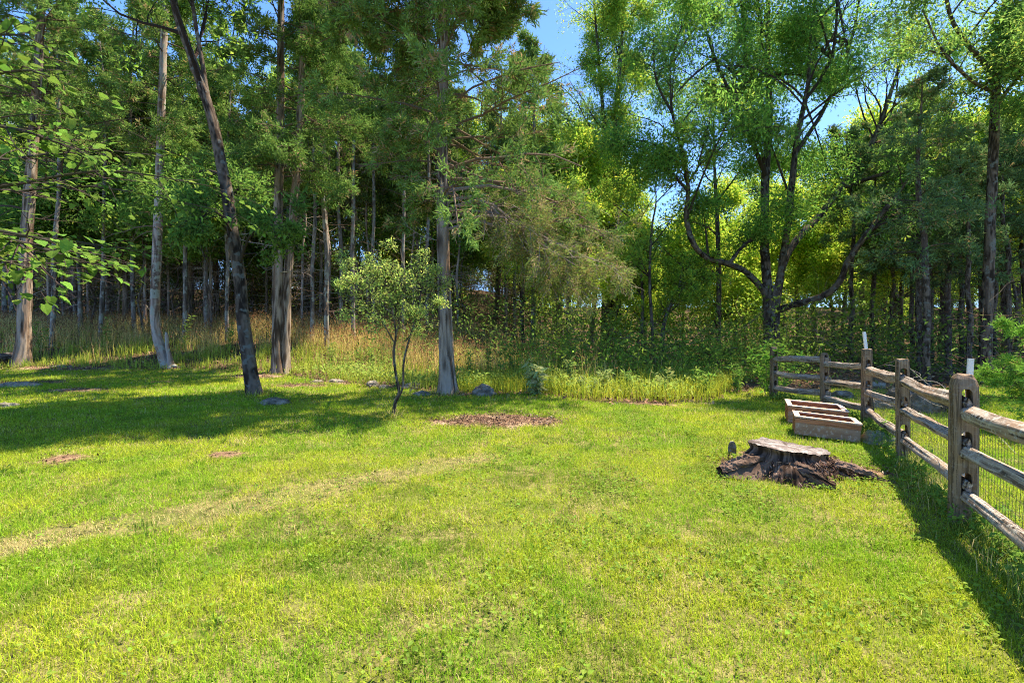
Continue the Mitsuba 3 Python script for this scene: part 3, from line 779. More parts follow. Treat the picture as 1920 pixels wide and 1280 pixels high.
# the forked sapling on the lawn
b = gp(738, 781)
D = b[1]
sap = [pix_path(r, D) for r in [[(737, 782, 10), (741, 755, 8), (748, 735, 7), (742, 700, 6), (738, 660, 6), (742, 625, 5), (735, 580, 4), (722, 520, 3), (705, 470, 2)],
                                [(745, 748, 6), (755, 725, 5), (757, 680, 5), (766, 640, 4), (782, 590, 3, D + 0.2), (792, 530, 2, D + 0.3), (800, 480, 1.5, D + 0.3)],
                                [(742, 630, 4), (752, 590, 3.5, D - 0.2), (760, 530, 3, D - 0.3), (750, 465, 1.5, D - 0.3)],
                                [(738, 640, 4), (715, 600, 3, D - 0.3), (690, 560, 2, D - 0.4), (650, 520, 1.5, D - 0.5)], [(736, 590, 3), (700, 560, 2.5, D + 0.3), (665, 560, 2, D + 0.4), (625, 570, 1.2, D + 0.5)],
                                [(760, 640, 3), (790, 600, 2.5, D - 0.2), (815, 560, 1.5, D - 0.3)], [(745, 600, 3), (690, 530, 2, D - 0.1), (640, 500, 1.2)], [(770, 620, 3), (800, 560, 2, D + 0.3), (825, 520, 1.2, D + 0.4)]]]
for q, r in zip(sap[1:], [(745, 748), (742, 630), (738, 640), (736, 590), (760, 640), (745, 600), (770, 620)]):
    q[0, :3] = at(*r, D)
key = thing("sapling", "small forked sapling with thin dark stems and airy olive green leaves on the lawn", "tree")
tw, lf = Mesh(), Mesh()
broad_crown([q[-4:] if len(q) > 4 else q for q in sap], rng, tw, lf, 8, 5, 3, 8, 0.42, 0.55, 0.6, 0.048, 0.022, (0.25, 0.345, 0.085), 0.1, (0.42, 0.44, 0.12), 0.10, spread=0.035, vary=0.25)
add_tree(key, [trunk(sap[0], 12, rng, 0.12, 0.01, 3, 0.08, 60), trunk(sap[1], 10, rng, 0.1, 0, 3, 0.1, 40)], "dark_bark", tw, lf, "leaf_material", [trunk(q, 8, rng, 0.1, 0, 3, 0.1, 20) for q in sap[2:]])


# broad heart-shaped leaves reaching in at the left
def heart_leaves(p, d, rng, size, col, up=0.86):
    n = len(p)
    d = unit(d + rng.normal(size=(n, 3)) * [0.6, 0.6, 0.15] + [0, 0, -0.12])
    nrm = unit(rng.normal(size=(n, 3)) * (1 - up) + [0, 0, up])
    s = unit(np.cross(d, nrm))
    nn = np.cross(s, d)
    L = (size * rng.uniform(0.45, 1.45, n))[:, None]
    fold = rng.uniform(0.0, 0.3, (n, 1))
    pt = lambda a, w, z=0.0: p + d * L * a + s * L * w + nn * L * (abs(w) * fold + z - 0.18 * a * a)
    v = np.stack([pt(0, 0), pt(0.42, 0), pt(1, 0), pt(-0.09, 0.2), pt(0.22, 0.46), pt(0.62, 0.32), pt(-0.09, -0.2), pt(0.22, -0.46), pt(0.62, -0.32)], 1).reshape(-1, 3)
    i = np.arange(n)[:, None] * 9
    t = [[0, 3, 4], [0, 4, 1], [1, 4, 5], [1, 5, 2], [0, 7, 6], [0, 1, 7], [1, 8, 7], [1, 2, 8]]
    return v, np.concatenate([i + k for k in t]), np.repeat(col, 9, 0)


vertex_leaf("broad_leaf_material", 0.85, 0.34, 0.9)
key = thing("broadleaf_tree", "tree with large heart-shaped leaves whose lit boughs reach in from the left edge", "tree")
tw, lf = Mesh(), Mesh()
base = np.array([-7.4, 5.3, float(ground(-7.4, 5.3))])
stem = np.array([[base[0], base[1], base[2] - 0.1, 0.15], [-7.35, 5.3, 1.6, 0.12], [-7.4, 5.4, 3.4, 0.10], [-7.3, 5.5, 5.4, 0.07], [-7.4, 5.6, 7.5, 0.02]])
boughs = []
for z0, ends in [(1.9, [(-40, 440, 4.7), (90, 470, 4.5), (190, 500, 4.6)]), (2.1, [(-60, 430, 4.4), (40, 440, 4.3), (150, 465, 4.4)]), (2.0, [(-60, 470, 4.9), (40, 500, 4.9), (110, 505, 5.0)]), 
                 (2.8, [(0, 350, 5.8), (200, 320, 6.0), (400, 350, 6.1)]), (3.2, [(0, 360, 6.8), (180, 350, 7.2), (440, 400, 7.3)]),
                 (2.6, [(0, 440, 6.6), (120, 450, 7.0), (260, 470, 7.2)]), (3.8, [(-40, 230, 5.2), (60, 250, 5.3), (160, 290, 5.6)]), (4.2, [(-60, 150, 5.0), (40, 130, 5.1), (110, 150, 5.2)]), (4.8, [(-60, 90, 5.2), (20, 60, 5.4), (90, 90, 5.6)]),
                 (3.5, [(0, 300, 6.4), (150, 280, 6.9), (280, 290, 7.2)])]:
    x0, y0 = np.interp(z0, stem[:, 2], stem[:, 0]), np.interp(z0, stem[:, 2], stem[:, 1])
    e = [at(*k) for k in ends]
    boughs.append(resample([[x0, y0, z0, 0.035], [*(0.5 * (e[0] + [x0, y0, z0]) + [0, 0, 0.15]), 0.028], [*e[0], 0.020], [*e[1], 0.013], [*e[2], 0.005]], 12))
C = np.stack(boughs)
tw.add(*tubes(C[..., :3], C[..., 3], 6), tint(1, TWIG_DARK, rng))
P2, R2, L2 = spawn(C[..., :3], C[..., 3], np.full(len(C), 3.0), 17, 0.30, 1.0, 0.30, 45, rng, n=5, wander=0.12, rmax=0.009, flat=0.85, bend=-0.05)
tw.add(*tubes(P2, np.maximum(R2, 0.0025), 4), tint(1, TWIG_DARK, rng))
q, d = lerp_along(P2, rng.uniform(0.1, 1.0, (len(P2), 7)))
lf.add(*heart_leaves((q + rng.normal(0, 0.05, q.shape)).reshape(-1, 3), d.reshape(-1, 3), rng, 0.082, tint(q.shape[0] * 7, (0.135, 0.25, 0.042), rng, 0.45)))
q, d = lerp_along(C[..., :3], rng.uniform(0.35, 1.0, (len(C), 14)))
lf.add(*heart_leaves((q + rng.normal(0, 0.06, q.shape)).reshape(-1, 3), d.reshape(-1, 3), rng, 0.09, tint(q.shape[0] * 14, (0.17, 0.28, 0.045), rng, 0.25)))
add_tree(key, [trunk(stem, 20, rng, 0.1, 0.08, 4, 0.2, 40)], "dark_bark", tw, lf, "broad_leaf_material")

# the young conifer at the right edge
for px, py, hgt, wid, lab, col, nm in [(2020, 815, 2.15, 1.25, "young bright green conifer with flat boughs reaching in at the right edge", (0.16, 0.31, 0.045), "young_conifer")]:
    b = gp(px, py)
    pth = np.array([[b[0], b[1], b[2] - 0.05, 0.06], [b[0] + 0.05, b[1], b[2] + hgt * 0.5, 0.04], [b[0], b[1], b[2] + hgt, 0.008]])
    key = thing(nm, lab, "tree")
    tw, lf = Mesh(), Mesh()
    near = b[1] < 9
    cedar_crown(pth, b[2] + 0.35, b[2] + hgt, 60 if near else 54, lambda a, s: wid * np.clip(1.1 - s, 0.1, 1) ** 0.8, rng, tw, lf, dens=26 if near else 13, nl=0.075 if near else 0.13, nw=0.020 if near else 0.045, k2=12, k3=3, rise=-0.1, droop=-0.2, brown=0.03, green=col, start=0.15, r0=0.018)
    add_tree(key, [trunk(pth, 14, rng, 0.1, 0.03, 3, 0.2, 24)], "dark_bark", tw, lf, "needle_material")

# thin understorey trees between the clustered tree and the big spreading one
for rows, D, lab in [([(1228, 700, 8), (1222, 600, 7), (1218, 520, 6), (1222, 430, 5), (1230, 380, 3), (1228, 330, 1.5)], 17.5, "thin dark sapling with upright twigs, second trunk right of the clustered tree"),
                     ([(1242, 700, 10), (1243, 620, 9), (1250, 590, 8), (1262, 560, 6), (1272, 540, 4), (1280, 500, 2)], 18.5, "thin dark crooked sapling bending right, third trunk right of the clustered tree"),
                     ([(1205, 700, 7), (1204, 620, 6), (1205, 560, 6), (1200, 480, 4), (1196, 420, 2)], 19.5, "thin dark straight sapling, nearest trunk right of the clustered tree"),
                     ([(1346, 690, 12), (1347, 600, 11), (1348, 520, 11), (1345, 420, 9), (1340, 320, 6), (1338, 220, 3)], 21.5, "slender dark trunk under the long left limb of the spreading tree")]:
    pth = pix_path(rows, D)
    key = thing("slender_tree", lab, "tree")
    tw, lf = Mesh(), Mesh()
    cr = [pth[2:]]
    for k in range(7):
        s0 = pth[rng.randint(2, len(pth))]
        a0 = rng.uniform(0, 6.28)
        dv = np.array([math.cos(a0), math.sin(a0), 0.9]) * rng.uniform(0.9, 1.9)
        cr.append(np.array([[*s0[:3], 0.025], [*(s0[:3] + dv * 0.5), 0.016], [*(s0[:3] + dv), 0.006]]))
    tw.add(*tubes(np.stack([resample(q, 8)[:, :3] for q in cr[1:]]), np.stack([resample(q, 8)[:, 3] for q in cr[1:]]), 4), tint(1, TWIG_DARK, rng))
    broad_crown(cr, rng, tw, lf, 6, 4, 3, 9, 0.45, 0.55, 0.6, 0.13, 0.06, (0.20, 0.32, 0.045), 0.1, (0.36, 0.40, 0.05), 0.2, spread=0.10)
    add_tree(key, [trunk(pth, 14, rng, 0.1, 0.04, 3, 0.2, 40)], "dark_bark", tw, lf, "leaf_material")

# ------------------------------------------------------------------ the wood behind: a few grown trees, each used several times
PROTO = {}


def proto_cedar(name, seed, hgt, r0, z0, wid, bark_key, col, twig_col, dens=12):
    rng = rs(seed)
    pth = np.array([[0, 0, -0.3, r0 * 1.15], [rng.normal(0, 0.06), rng.normal(0, 0.06), hgt * 0.3, r0], [rng.normal(0, 0.15), rng.normal(0, 0.15), hgt * 0.65, r0 * 0.7], [rng.normal(0, 0.2), 0, hgt, 0.02]])
    tw, lf = Mesh(), Mesh()
    cedar_crown(pth, z0, hgt - 0.2, 36, lambda a, s: wid * np.clip(1.2 - s, 0.15, 1) ** 0.6, rng, tw, lf, dens=dens, nl=0.26, nw=0.10, k2=9, k3=2, brown=0.06, green=col, r0=0.03, twig_col=twig_col)
    dead_twigs(pth, 1.2, z0 + 2, 46, 1.5, rng, tw, twig_col, 0.03, 5)
    PROTO[name] = [("trunk", Mesh().add(*(lambda q: (q[0], q[1], None, q[2]))(trunk(pth, 14, rng, 0.12, 0.06, 4, 0.3, 40, 2, 0.05))).ply(bark_key, True)), ("twig", tw.ply("twig_material")), ("crown", lf.ply("needle_material"))]


def proto_broad(name, seed, hgt, r0, z0, wid, bark_key, col, warm, share, nleaf=14, size=0.18):
    rng = rs(seed)
    pth = np.array([[0, 0, -0.3, r0 * 1.1], [rng.normal(0, 0.2), rng.normal(0, 0.2), hgt * 0.35, r0 * 0.85], [rng.normal(0, 0.4), rng.normal(0, 0.4), hgt * 0.7, r0 * 0.5], [rng.normal(0, 0.5), rng.normal(0, 0.4), hgt, 0.02]])
    c = resample(pth, 30)
    cr = [c[18:]]
    for k in range(15):
        z = rng.uniform(z0, hgt * 0.9)
        s0 = np.array([np.interp(z, c[:, 2], c[:, i]) for i in range(4)])
        a0 = k * 2.4 + rng.normal(0, 0.4)
        ln = wid * rng.uniform(0.6, 1.15) * (1.15 - 0.6 * (z - z0) / (hgt - z0))
        dv = np.array([math.cos(a0), math.sin(a0), rng.uniform(0.15, 0.8)]) * ln
        cr.append(np.array([[*s0[:3], s0[3] * 0.45], [*(s0[:3] + dv * 0.5 + [0, 0, 0.25]), s0[3] * 0.28], [*(s0[:3] + dv), 0.012]]))
    tw, lf = Mesh(), Mesh()
    tw.add(*tubes(np.stack([resample(q, 8)[:, :3] for q in cr[1:]]), np.stack([resample(q, 8)[:, 3] for q in cr[1:]]), 5), tint(1, TWIG_DARK, rng))
    broad_crown(cr, rng, tw, lf, 8, 5, 3, nleaf, 0.45, 0.55, 0.65, size, size * 0.42, col, 0.15, warm, share, spread=0.26, vary=0.25, fine=False)
    PROTO[name] = [("trunk", Mesh().add(*(lambda q: (q[0], q[1], None, q[2]))(trunk(pth, 14, rng, 0.12, 0.08, 4, 0.3, 40, 1, 0.08))).ply(bark_key, True)), ("twig", tw.ply("twig_material")), ("crown", lf.ply("leaf_material"))]


proto_cedar("cedar_a", 1, 14.5, 0.11, 7.2, 1.9, "grey_bark", CEDAR_GREEN, TWIG_BROWN)
proto_cedar("cedar_b", 2, 13.0, 0.085, 6.0, 1.7, "cedar_bark", (0.10, 0.15, 0.04), TWIG_GREY)
proto_cedar("cedar_c", 3, 15.5, 0.14, 8.0, 2.2, "cedar_bark", CEDAR_GREEN, TWIG_BROWN)
proto_cedar("pole", 4, 12.0, 0.06, 7.5, 1.2, "pale_bark", (0.10, 0.15, 0.04), TWIG_GREY, 8)
proto_cedar("tall_pole", 14, 17.0, 0.085, 10.5, 1.3, "grey_bark", CEDAR_GREEN, TWIG_BROWN, 8)
proto_cedar("conifer_a", 5, 15.0, 0.16, 6.5, 2.6, "dark_bark", (0.095, 0.165, 0.060), TWIG_DARK, 10)
proto_cedar("conifer_b", 6, 13.0, 0.12, 5.0, 2.2, "dark_bark", (0.100, 0.170, 0.060), TWIG_DARK, 9)
proto_broad("broad_a", 7, 14.0, 0.16, 4.5, 3.2, "dark_bark", (0.20, 0.32, 0.04), (0.42, 0.45, 0.06), 0.18)
proto_broad("broad_b", 8, 11.5, 0.12, 2.8, 2.8, "dark_bark", (0.27, 0.40, 0.05), (0.48, 0.50, 0.06), 0.25)
proto_broad("broad_c", 9, 16.0, 0.2, 6.0, 3.6, "grey_bark", (0.18, 0.29, 0.04), (0.40, 0.44, 0.06), 0.12)
proto_broad("under", 10, 5.0, 0.05, 0.8, 1.9, "dark_bark", (0.26, 0.38, 0.05), (0.46, 0.48, 0.06), 0.2, 11, 0.14)
proto_broad("shade_tree", 12, 7.5, 0.05, 3.6, 2.2, "dark_bark", (0.13, 0.24, 0.045), (0.3, 0.36, 0.06), 0.05, 8, 0.20)


def place(x, y, rot, s, sz=1.0, tilt=0.0):
    return T().translate([float(x), float(y), float(ground(x, y))]).rotate([1, 0, 0], float(tilt)).rotate([0, 0, 1], float(rot)).scale([float(s), float(s), float(s * sz)])


rng = rs(77)
spots = []           # (x, y, prototype, scale, look)


def scatter(n, x0, x1, y0, y1, kinds, gap, s0=0.85, s1=1.2, tries=4000):
    got = 0
    for _ in range(tries):
        if got >= n:
            break
        x, y = rng.uniform(x0, x1), rng.uniform(y0, y1)
        if abs(x) > 1.13 * y + 1 or any(math.hypot(x - q[0], y - q[1]) < gap for q in spots):
            continue
        spots.append((x, y, kinds[rng.randint(len(kinds))], rng.uniform(s0, s1)))
        got += 1


for px, d, k, s in [(108, 24.0, "cedar_a", 1.05), (122, 24.5, "pole", 1.1), (233, 23.5, "cedar_b", 1.15), (200, 26.5, "cedar_a", 1.0), (356, 26, "cedar_c", 0.85), (384, 24, "pole", 0.9), (406, 27, "cedar_b", 1.1), (614, 23.5, "pole", 1.35), (600, 25.5, "cedar_a", 0.8), (665, 25, "pole", 1.2), (690, 27, "cedar_b", 0.9), (585, 27, "cedar_b", 1.0), (140, 28, "cedar_c", 0.9), (266, 28, "cedar_b", 1.0), (755, 27, "pole", 1.2), (785, 24, "cedar_b", 0.9), (10, 26, "cedar_a", 1.0)]:
    d *= 1.17
    spots.append(((px - CX) / FOC * d, d, k, s * 1.1))
scatter(16, -26, -3, 25, 32, ["pole"], 1.5)
scatter(46, -38, -4, 31, 44, ["cedar_a", "cedar_b", "cedar_c", "pole", "cedar_b", "broad_c"], 1.7)
for px, d, k, s in [(60, 23, "shade_tree", 1.0), (170, 25, "shade_tree", 1.1), (270, 24, "shade_tree", 0.95), (395, 23, "shade_tree", 1.05), (330, 28, "shade_tree", 1.1), (120, 29, "shade_tree", 1.15)]:
    spots.append(((px - CX) / FOC * d, d, k, s))
for px, d, s in [(98, 21.5, 1.0), (150, 24, 0.95), (186, 22.5, 0.9), (252, 24.5, 1.0), (345, 22.5, 0.95), (388, 25, 1.0), (425, 23, 0.9), (585, 21.5, 0.9), (612, 20.5, 1.05), (664, 22, 1.0), (702, 24.5, 0.95), (758, 23, 0.95), (800, 25, 1.0), (640, 25.5, 1.0)]:
    spots.append(((px - CX) / FOC * d, d, "tall_pole", s))
scatter(13, -27, -3, 26, 36, ["shade_tree", "under", "shade_tree"], 1.6, 0.8, 1.15)
scatter(9, -8, 3, 27, 36, ["cedar_b", "broad_a", "cedar_a", "under", "broad_c"], 2.2)
for px, d, k, s in [(985, 25, "broad_b", 0.8), (1060, 24, "broad_b", 0.95), (1110, 27, "broad_a", 0.85), (1215, 25, "broad_b", 0.62), (1285, 27, "broad_b", 0.60), (1320, 24, "under", 1.3), (1380, 26, "broad_b", 0.75), (1500, 27, "broad_b", 0.8), (1430, 30, "broad_b", 0.8), (1560, 25, "broad_b", 0.72), (1185, 22, "under", 1.0), ]:
    spots.append(((px - CX) / FOC * d, d, k, s))
for px, d, k, s in [(1596, 22, "conifer_b", 0.80), (1634, 22.5, "conifer_b", 0.75), (1668, 24, "broad_b", 0.8), (1690, 25, "conifer_b", 0.85), (1738, 13.5, "conifer_a", 0.56), (1722, 17, "conifer_a", 0.60), (1746, 19, "conifer_b", 0.68), (1780, 16.5, "conifer_a", 0.55), (1801, 19.5, "conifer_b", 0.7), (1822, 15, "conifer_b", 0.58), (1895, 16, "conifer_b", 0.62), (1765, 23, "conifer_a", 0.7), (1842, 22, "conifer_a", 0.68), (1880, 21, "broad_a", 0.85), (1935, 19, "broad_a", 0.9), (1710, 21, "conifer_b", 0.7), (1860, 18, "conifer_b", 0.65)]:
    spots.append(((px - CX) / FOC * d, d, k, s))
scatter(12, 15, 36, 24, 36, ["conifer_a", "conifer_b", "broad_a", "broad_b"], 2.4)

HEROES = [(42, "leftmost stout cedar"), (300, "slim pale cedar"), (460, "leaning trunk"), (535, "double cedar"), (836, "large middle cedar"), (1147, "clustered tree"), (1447, "spreading tree"), (1850, "tall right trunk")]
LOOK = {"cedar_a": ("slender_cedar", "slender grey cedar"), "cedar_b": ("slender_cedar", "thin reddish cedar"), "cedar_c": ("slender_cedar", "sturdy brown cedar"), "pole": ("slender_cedar", "pale pole-thin trunk"), "tall_pole": ("slender_cedar", "tall slim grey trunk"),
        "conifer_a": ("dark_conifer", "broad dark conifer"), "conifer_b": ("dark_conifer", "thin dark conifer"), "broad_a": ("leafy_tree", "green leafy tree"), "broad_b": ("leafy_tree", "bright yellow-green tree"), "broad_c": ("leafy_tree", "tall leafy tree"), "under": ("understorey_tree", "small understorey tree"), "shade_tree": ("understorey_tree", "thin-stemmed dark leafy tree")}
ORD = "first second third fourth fifth sixth seventh eighth ninth tenth eleventh twelfth thirteenth fourteenth fifteenth sixteenth seventeenth eighteenth nineteenth twentieth".split()
spots.sort(key=lambda q: q[0] / q[1])
count = {}
for x, y, k, s in spots:
    px = CX + FOC * x / y
    i = sum(px > h for h, _ in HEROES)
    where = f"left of {HEROES[0][1]}" if i == 0 else f"right of {HEROES[-1][1]}" if i == len(HEROES) else f"between {HEROES[i - 1][1]} and {HEROES[i][1]}"
    nm, look = LOOK[k]
    j = count.get((look, i), 0)
    count[(look, i)] = j + 1
    key = thing(nm, f"{look}, {ORD[min(j, 19)]} from the left {where}", "tree", {"slender_cedar": "cedars of the wood", "dark_conifer": "conifers beyond the fence", "leafy_tree": "leafy trees of the wood", "understorey_tree": "understorey trees"}[nm])
    to = place(x, y, rng.uniform(0, 360), s, rng.uniform(0.9, 1.12), rng.normal(0, 1.3))
    for pn, shape in PROTO[k]:
        kk = part(key, pn, {**shape, "to_world": to})
        if pn != "trunk":
            labels[kk] = {"kind": "stuff"}

# the wood beyond, which reads as one mass
n = 0
for _ in range(900):
    if n >= 150:
        break
    y = rng.uniform(40, 72)
    x = rng.uniform(-1.15, 1.15) * y
    px = CX + FOC * x / y
    if 1040 < px < 1560 and rng.rand() < 0.6:
        continue
    k = (["cedar_a", "cedar_c", "cedar_b", "broad_c", "under"] if px < 850 else ["broad_b", "under", "broad_b"] if px < 1560 else ["conifer_a", "conifer_b", "broad_b", "under"])[rng.randint(5 if px < 850 else 3 if px < 1560 else 4)]
    s = rng.uniform(0.85, 1.25) * (0.75 if 1040 < px < 1560 else 1)
    to = place(x, y, rng.uniform(0, 360), s)
    for pn, shape in PROTO[k]:
        n += 1 if pn == "trunk" else 0
        scene[f"distant_woodland__{len(TAKEN) + n * 4 + ('trunk', 'twig', 'crown').index(pn):04d}"] = {**shape, "to_world": to}
labels["distant_woodland"] = {"label": "far wood seen as one shaded mass between the nearer trunks", "category": "woodland", "kind": "stuff"}
# ------------------------------------------------------------------ meadow, undergrowth and thicket
rng = rs(301)


def fan(n, y0, y1, x0, x1, rng):
    y = np.sqrt(rng.uniform(y0 * y0, y1 * y1, n))
    x = rng.uniform(-1, 1, n) * (1.12 * y + 1.5)
    k = (x > x0) & (x < x1)
    return x[k], y[k]


meadow = Mesh()
x, y = fan(190000, 12, 32, -38, 5.6, rng)
past = y - lawn_depth(x)
right = ss(-2.0, 1.0, x)
tuft = wobble(x, y, 1.3, 61)
keep = (past > -0.1) & (rng.rand(len(x)) < 0.12 + 1.1 * ss(0.38, 0.62, tuft)) & (rng.rand(len(x)) > 0.8 * ss(4.0, 9.0, past) * right) & (rng.rand(len(x)) > ss(8, 14, past) * 0.7)
x, y, past, right, tuft = x[keep], y[keep], past[keep], right[keep], tuft[keep]
gold = rng.rand(len(x)) < ss(1.2, 4.5, past + (wobble(x, y, 0.7, 62) - 0.5) * 4) * (0.70 - 0.40 * right)
ln = np.where(gold, rng.uniform(0.65, 1.2, len(x)), rng.uniform(0.25, 0.75, len(x))) * (0.45 + 0.45 * ss(0, 3.5, past)) * (0.7 + 0.6 * tuft)
col = np.where(gold[:, None], tint(len(x), (0.66, 0.52, 0.20), rng, 0.35), tint(len(x), (0.38, 0.47, 0.07), rng, 0.35))
p = np.stack([x, y, ground(x, y) - 0.03], 1)
meadow.add(*blades(p, None, ln, np.where(gold, 0.013, 0.020) * rng.uniform(0.7, 1.3, len(x)), col, rng, 0.22, 2))
g = gold & (rng.rand(len(x)) < 0.5)
m = g.sum()
tip = p[g] + np.stack([rng.normal(0, 0.10, m), rng.normal(0, 0.10, m), ln[g] * rng.uniform(0.82, 1.02, m)], 1)
meadow.add(*leaves(tip, unit(rng.normal(size=(m, 3)) * 0.5 + [0, 0, 1]), rng, 0.13, 0.035, tint(m, (0.30, 0.165, 0.085), rng, 0.35), 0.3, 0.2, 0.3))
stuff("meadow_grass", meadow.ply("blade_material"), "tall dry golden grass with brown seed heads along the edge of the wood", "meadow grass")

edge = Mesh()
x, y = fan(70000, 10.5, 17, -1.5, 5.9, rng)
past = y - lawn_depth(x)
keep = (past > -0.05) & (past < 3.2) & (rng.rand(len(x)) < ss(0.35, 0.55, wobble(x, y, 1.1, 71)) + 0.15)
x, y = x[keep], y[keep]
edge.add(*blades(np.stack([x, y, ground(x, y) - 0.03], 1), None, rng.uniform(0.25, 0.62, len(x)) * (0.5 + 0.9 * wobble(x, y, 1.6, 73)), rng.uniform(0.008, 0.016, len(x)), tint(len(x), (0.42, 0.48, 0.05), rng, 0.3), rng, 0.40, 2))
x, y = fan(30000, 10.5, 21, -7.5, 6.2, rng)
past = y - lawn_depth(x)
keep = (past > 0.1) & (rng.rand(len(x)) < ss(0.4, 0.6, wobble(x, y, 0.9, 75)))
x, y = x[keep], y[keep]
hz = rng.uniform(0.04, 0.45, len(x)) * (0.4 + 0.9 * wobble(x, y, 1.3, 76))
for _ in range(3):
    edge.add(*leaves(np.stack([x, y, ground(x, y) + hz], 1) + rng.normal(0, 0.05, (len(x), 3)) * [1, 1, 0.6], unit(rng.normal(size=(len(x), 3)) + [0, 0, 0.4]), rng, 0.11, 0.05, tint(len(x), (0.33, 0.44, 0.09), rng, 0.3), 0.6, 0.2, 0.5))
for px, py, w in [(838, 738, 0.30), (527, 699, 0.42), (315, 687, 0.34), (42, 684, 0.42), (478, 738, 0.28), (738, 781, 0.10), (1447, 690, 0.5)]:
    b = gp(px, py)
    a0, r0 = rng.uniform(0, 6.28, 260), rng.uniform(0.8, 1.5, 260) * w
    x, y = b[0] + np.cos(a0) * r0, b[1] + np.sin(a0) * r0
    edge.add(*blades(np.stack([x, y, ground(x, y) - 0.02], 1), None, rng.uniform(0.06, 0.22, 260), rng.uniform(0.006, 0.011, 260), tint(260, (0.27, 0.36, 0.05), rng, 0.35, 0.1, STRAW, 0.25), rng, 0.6, 2))
stuff("undergrowth", edge.ply("blade_material"), "bright unmown grass and leafy ground cover along the far edge of the lawn", "undergrowth")

# low weeds and rank grass along the foot of the fence
foot = Mesh()
for a, b in zip(FENCE[:-1], FENCE[1:]):
    m = int(700 * np.linalg.norm(b - a))
    t = rng.rand(m)
    q = a + (b - a) * t[:, None] + rng.normal(0, 0.10, (m, 2)) + [0.03, 0]
    near = np.linalg.norm(q, axis=1)
    p = np.stack([q[:, 0], q[:, 1], ground(q[:, 0], q[:, 1]) - 0.02], 1)
    k = wobble(q[:, 0], q[:, 1], 2.0, 81) > 0.42
    foot.add(*blades(p[k], None, rng.uniform(0.06, 0.20, k.sum()), rng.uniform(0.004, 0.008, k.sum()), tint(k.sum(), (0.22, 0.30, 0.05), rng, 0.35, 0.1, STRAW, 0.25), rng, 0.5, 2))
    k = wobble(q[:, 0], q[:, 1], 2.4, 83) > 0.5
    pk = p[k] + np.stack([0 * t[k], 0 * t[k], rng.uniform(0.03, 0.16, k.sum())], 1)
    foot.add(*leaves(pk, unit(rng.normal(size=(k.sum(), 3)) + [0, 0, 0.3]), rng, 0.055, 0.028, tint(k.sum(), (0.17, 0.29, 0.05), rng, 0.3), 0.6, 0.2, 0.4))
stuff("fence_weeds", foot.ply("blade_material"), "weeds and rank grass growing along the foot of the rail fence", "weeds")

thick = Mesh()


def tangle(n, x0, x1, y0, y1, h, r, col, rng):
    x, y = rng.uniform(x0, x1, n), rng.uniform(y0, y1, n)
    z = ground(x, y) + rng.uniform(0, 1, n) ** 1.3 * h
    d = unit(rng.normal(size=(n, 3)) * [1, 1, 0.55])
    q, out = np.stack([x, y, z], 1), []
    ln = rng.uniform(0.8, 2.6, n)
    for _ in range(5):
        out.append(q)
        q = q + d * (ln / 4)[:, None]
        d = unit(d + rng.normal(0, 0.22, (n, 3)))
    Pq = np.stack(out, 1)
    v, f = tubes(Pq, r * rng.uniform(0.6, 1.3, (n, 1)) * np.linspace(1, 0.4, 5), 3)
    thick.add(v, f, np.repeat(tint(n, col, rng, 0.4), 15, 0))


tangle(11000, -46, 1, 32, 42, 4.6, 0.012, (0.13, 0.095, 0.07), rng)
tangle(9000, -64, 4, 40, 56, 6.5, 0.018, (0.10, 0.075, 0.057), rng)
tangle(600, 1.0, 9.0, 15.5, 22, 1.7, 0.008, (0.16, 0.12, 0.09), rng)
tangle(1100, 9.5, 24.0, 13, 27, 2.4, 0.008, (0.14, 0.105, 0.08), rng)
stuff("thicket", thick.ply("twig_material"), "tangle of bare brown twigs in the shade of the wood", "thicket")

shade = Mesh()
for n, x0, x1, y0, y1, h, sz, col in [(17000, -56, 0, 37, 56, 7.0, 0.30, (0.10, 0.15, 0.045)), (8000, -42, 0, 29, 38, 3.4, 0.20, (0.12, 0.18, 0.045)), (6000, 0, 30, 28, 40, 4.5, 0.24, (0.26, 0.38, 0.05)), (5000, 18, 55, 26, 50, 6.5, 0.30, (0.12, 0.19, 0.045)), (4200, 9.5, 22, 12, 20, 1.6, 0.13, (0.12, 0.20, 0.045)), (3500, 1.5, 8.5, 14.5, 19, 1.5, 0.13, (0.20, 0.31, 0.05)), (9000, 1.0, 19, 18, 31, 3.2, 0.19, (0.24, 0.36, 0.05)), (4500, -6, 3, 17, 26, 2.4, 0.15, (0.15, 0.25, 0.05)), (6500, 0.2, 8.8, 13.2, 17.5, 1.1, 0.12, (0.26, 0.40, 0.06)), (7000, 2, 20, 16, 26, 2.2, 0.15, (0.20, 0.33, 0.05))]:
    m = n // 5
    c = np.stack([rng.uniform(x0, x1, m), rng.uniform(y0, y1, m), rng.uniform(0, 1, m) ** 1.2 * h], 1)
    c = np.repeat(c, 5, 0) + rng.normal(0, 0.28, (m * 5, 3))
    c[:, 2] = ground(c[:, 0], c[:, 1]) + np.abs(c[:, 2])
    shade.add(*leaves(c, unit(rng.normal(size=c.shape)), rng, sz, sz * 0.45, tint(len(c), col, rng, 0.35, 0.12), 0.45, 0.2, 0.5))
stuff("underbrush", shade.ply("leaf_material"), "low leafy brush filling the wood between the trunks", "underbrush")


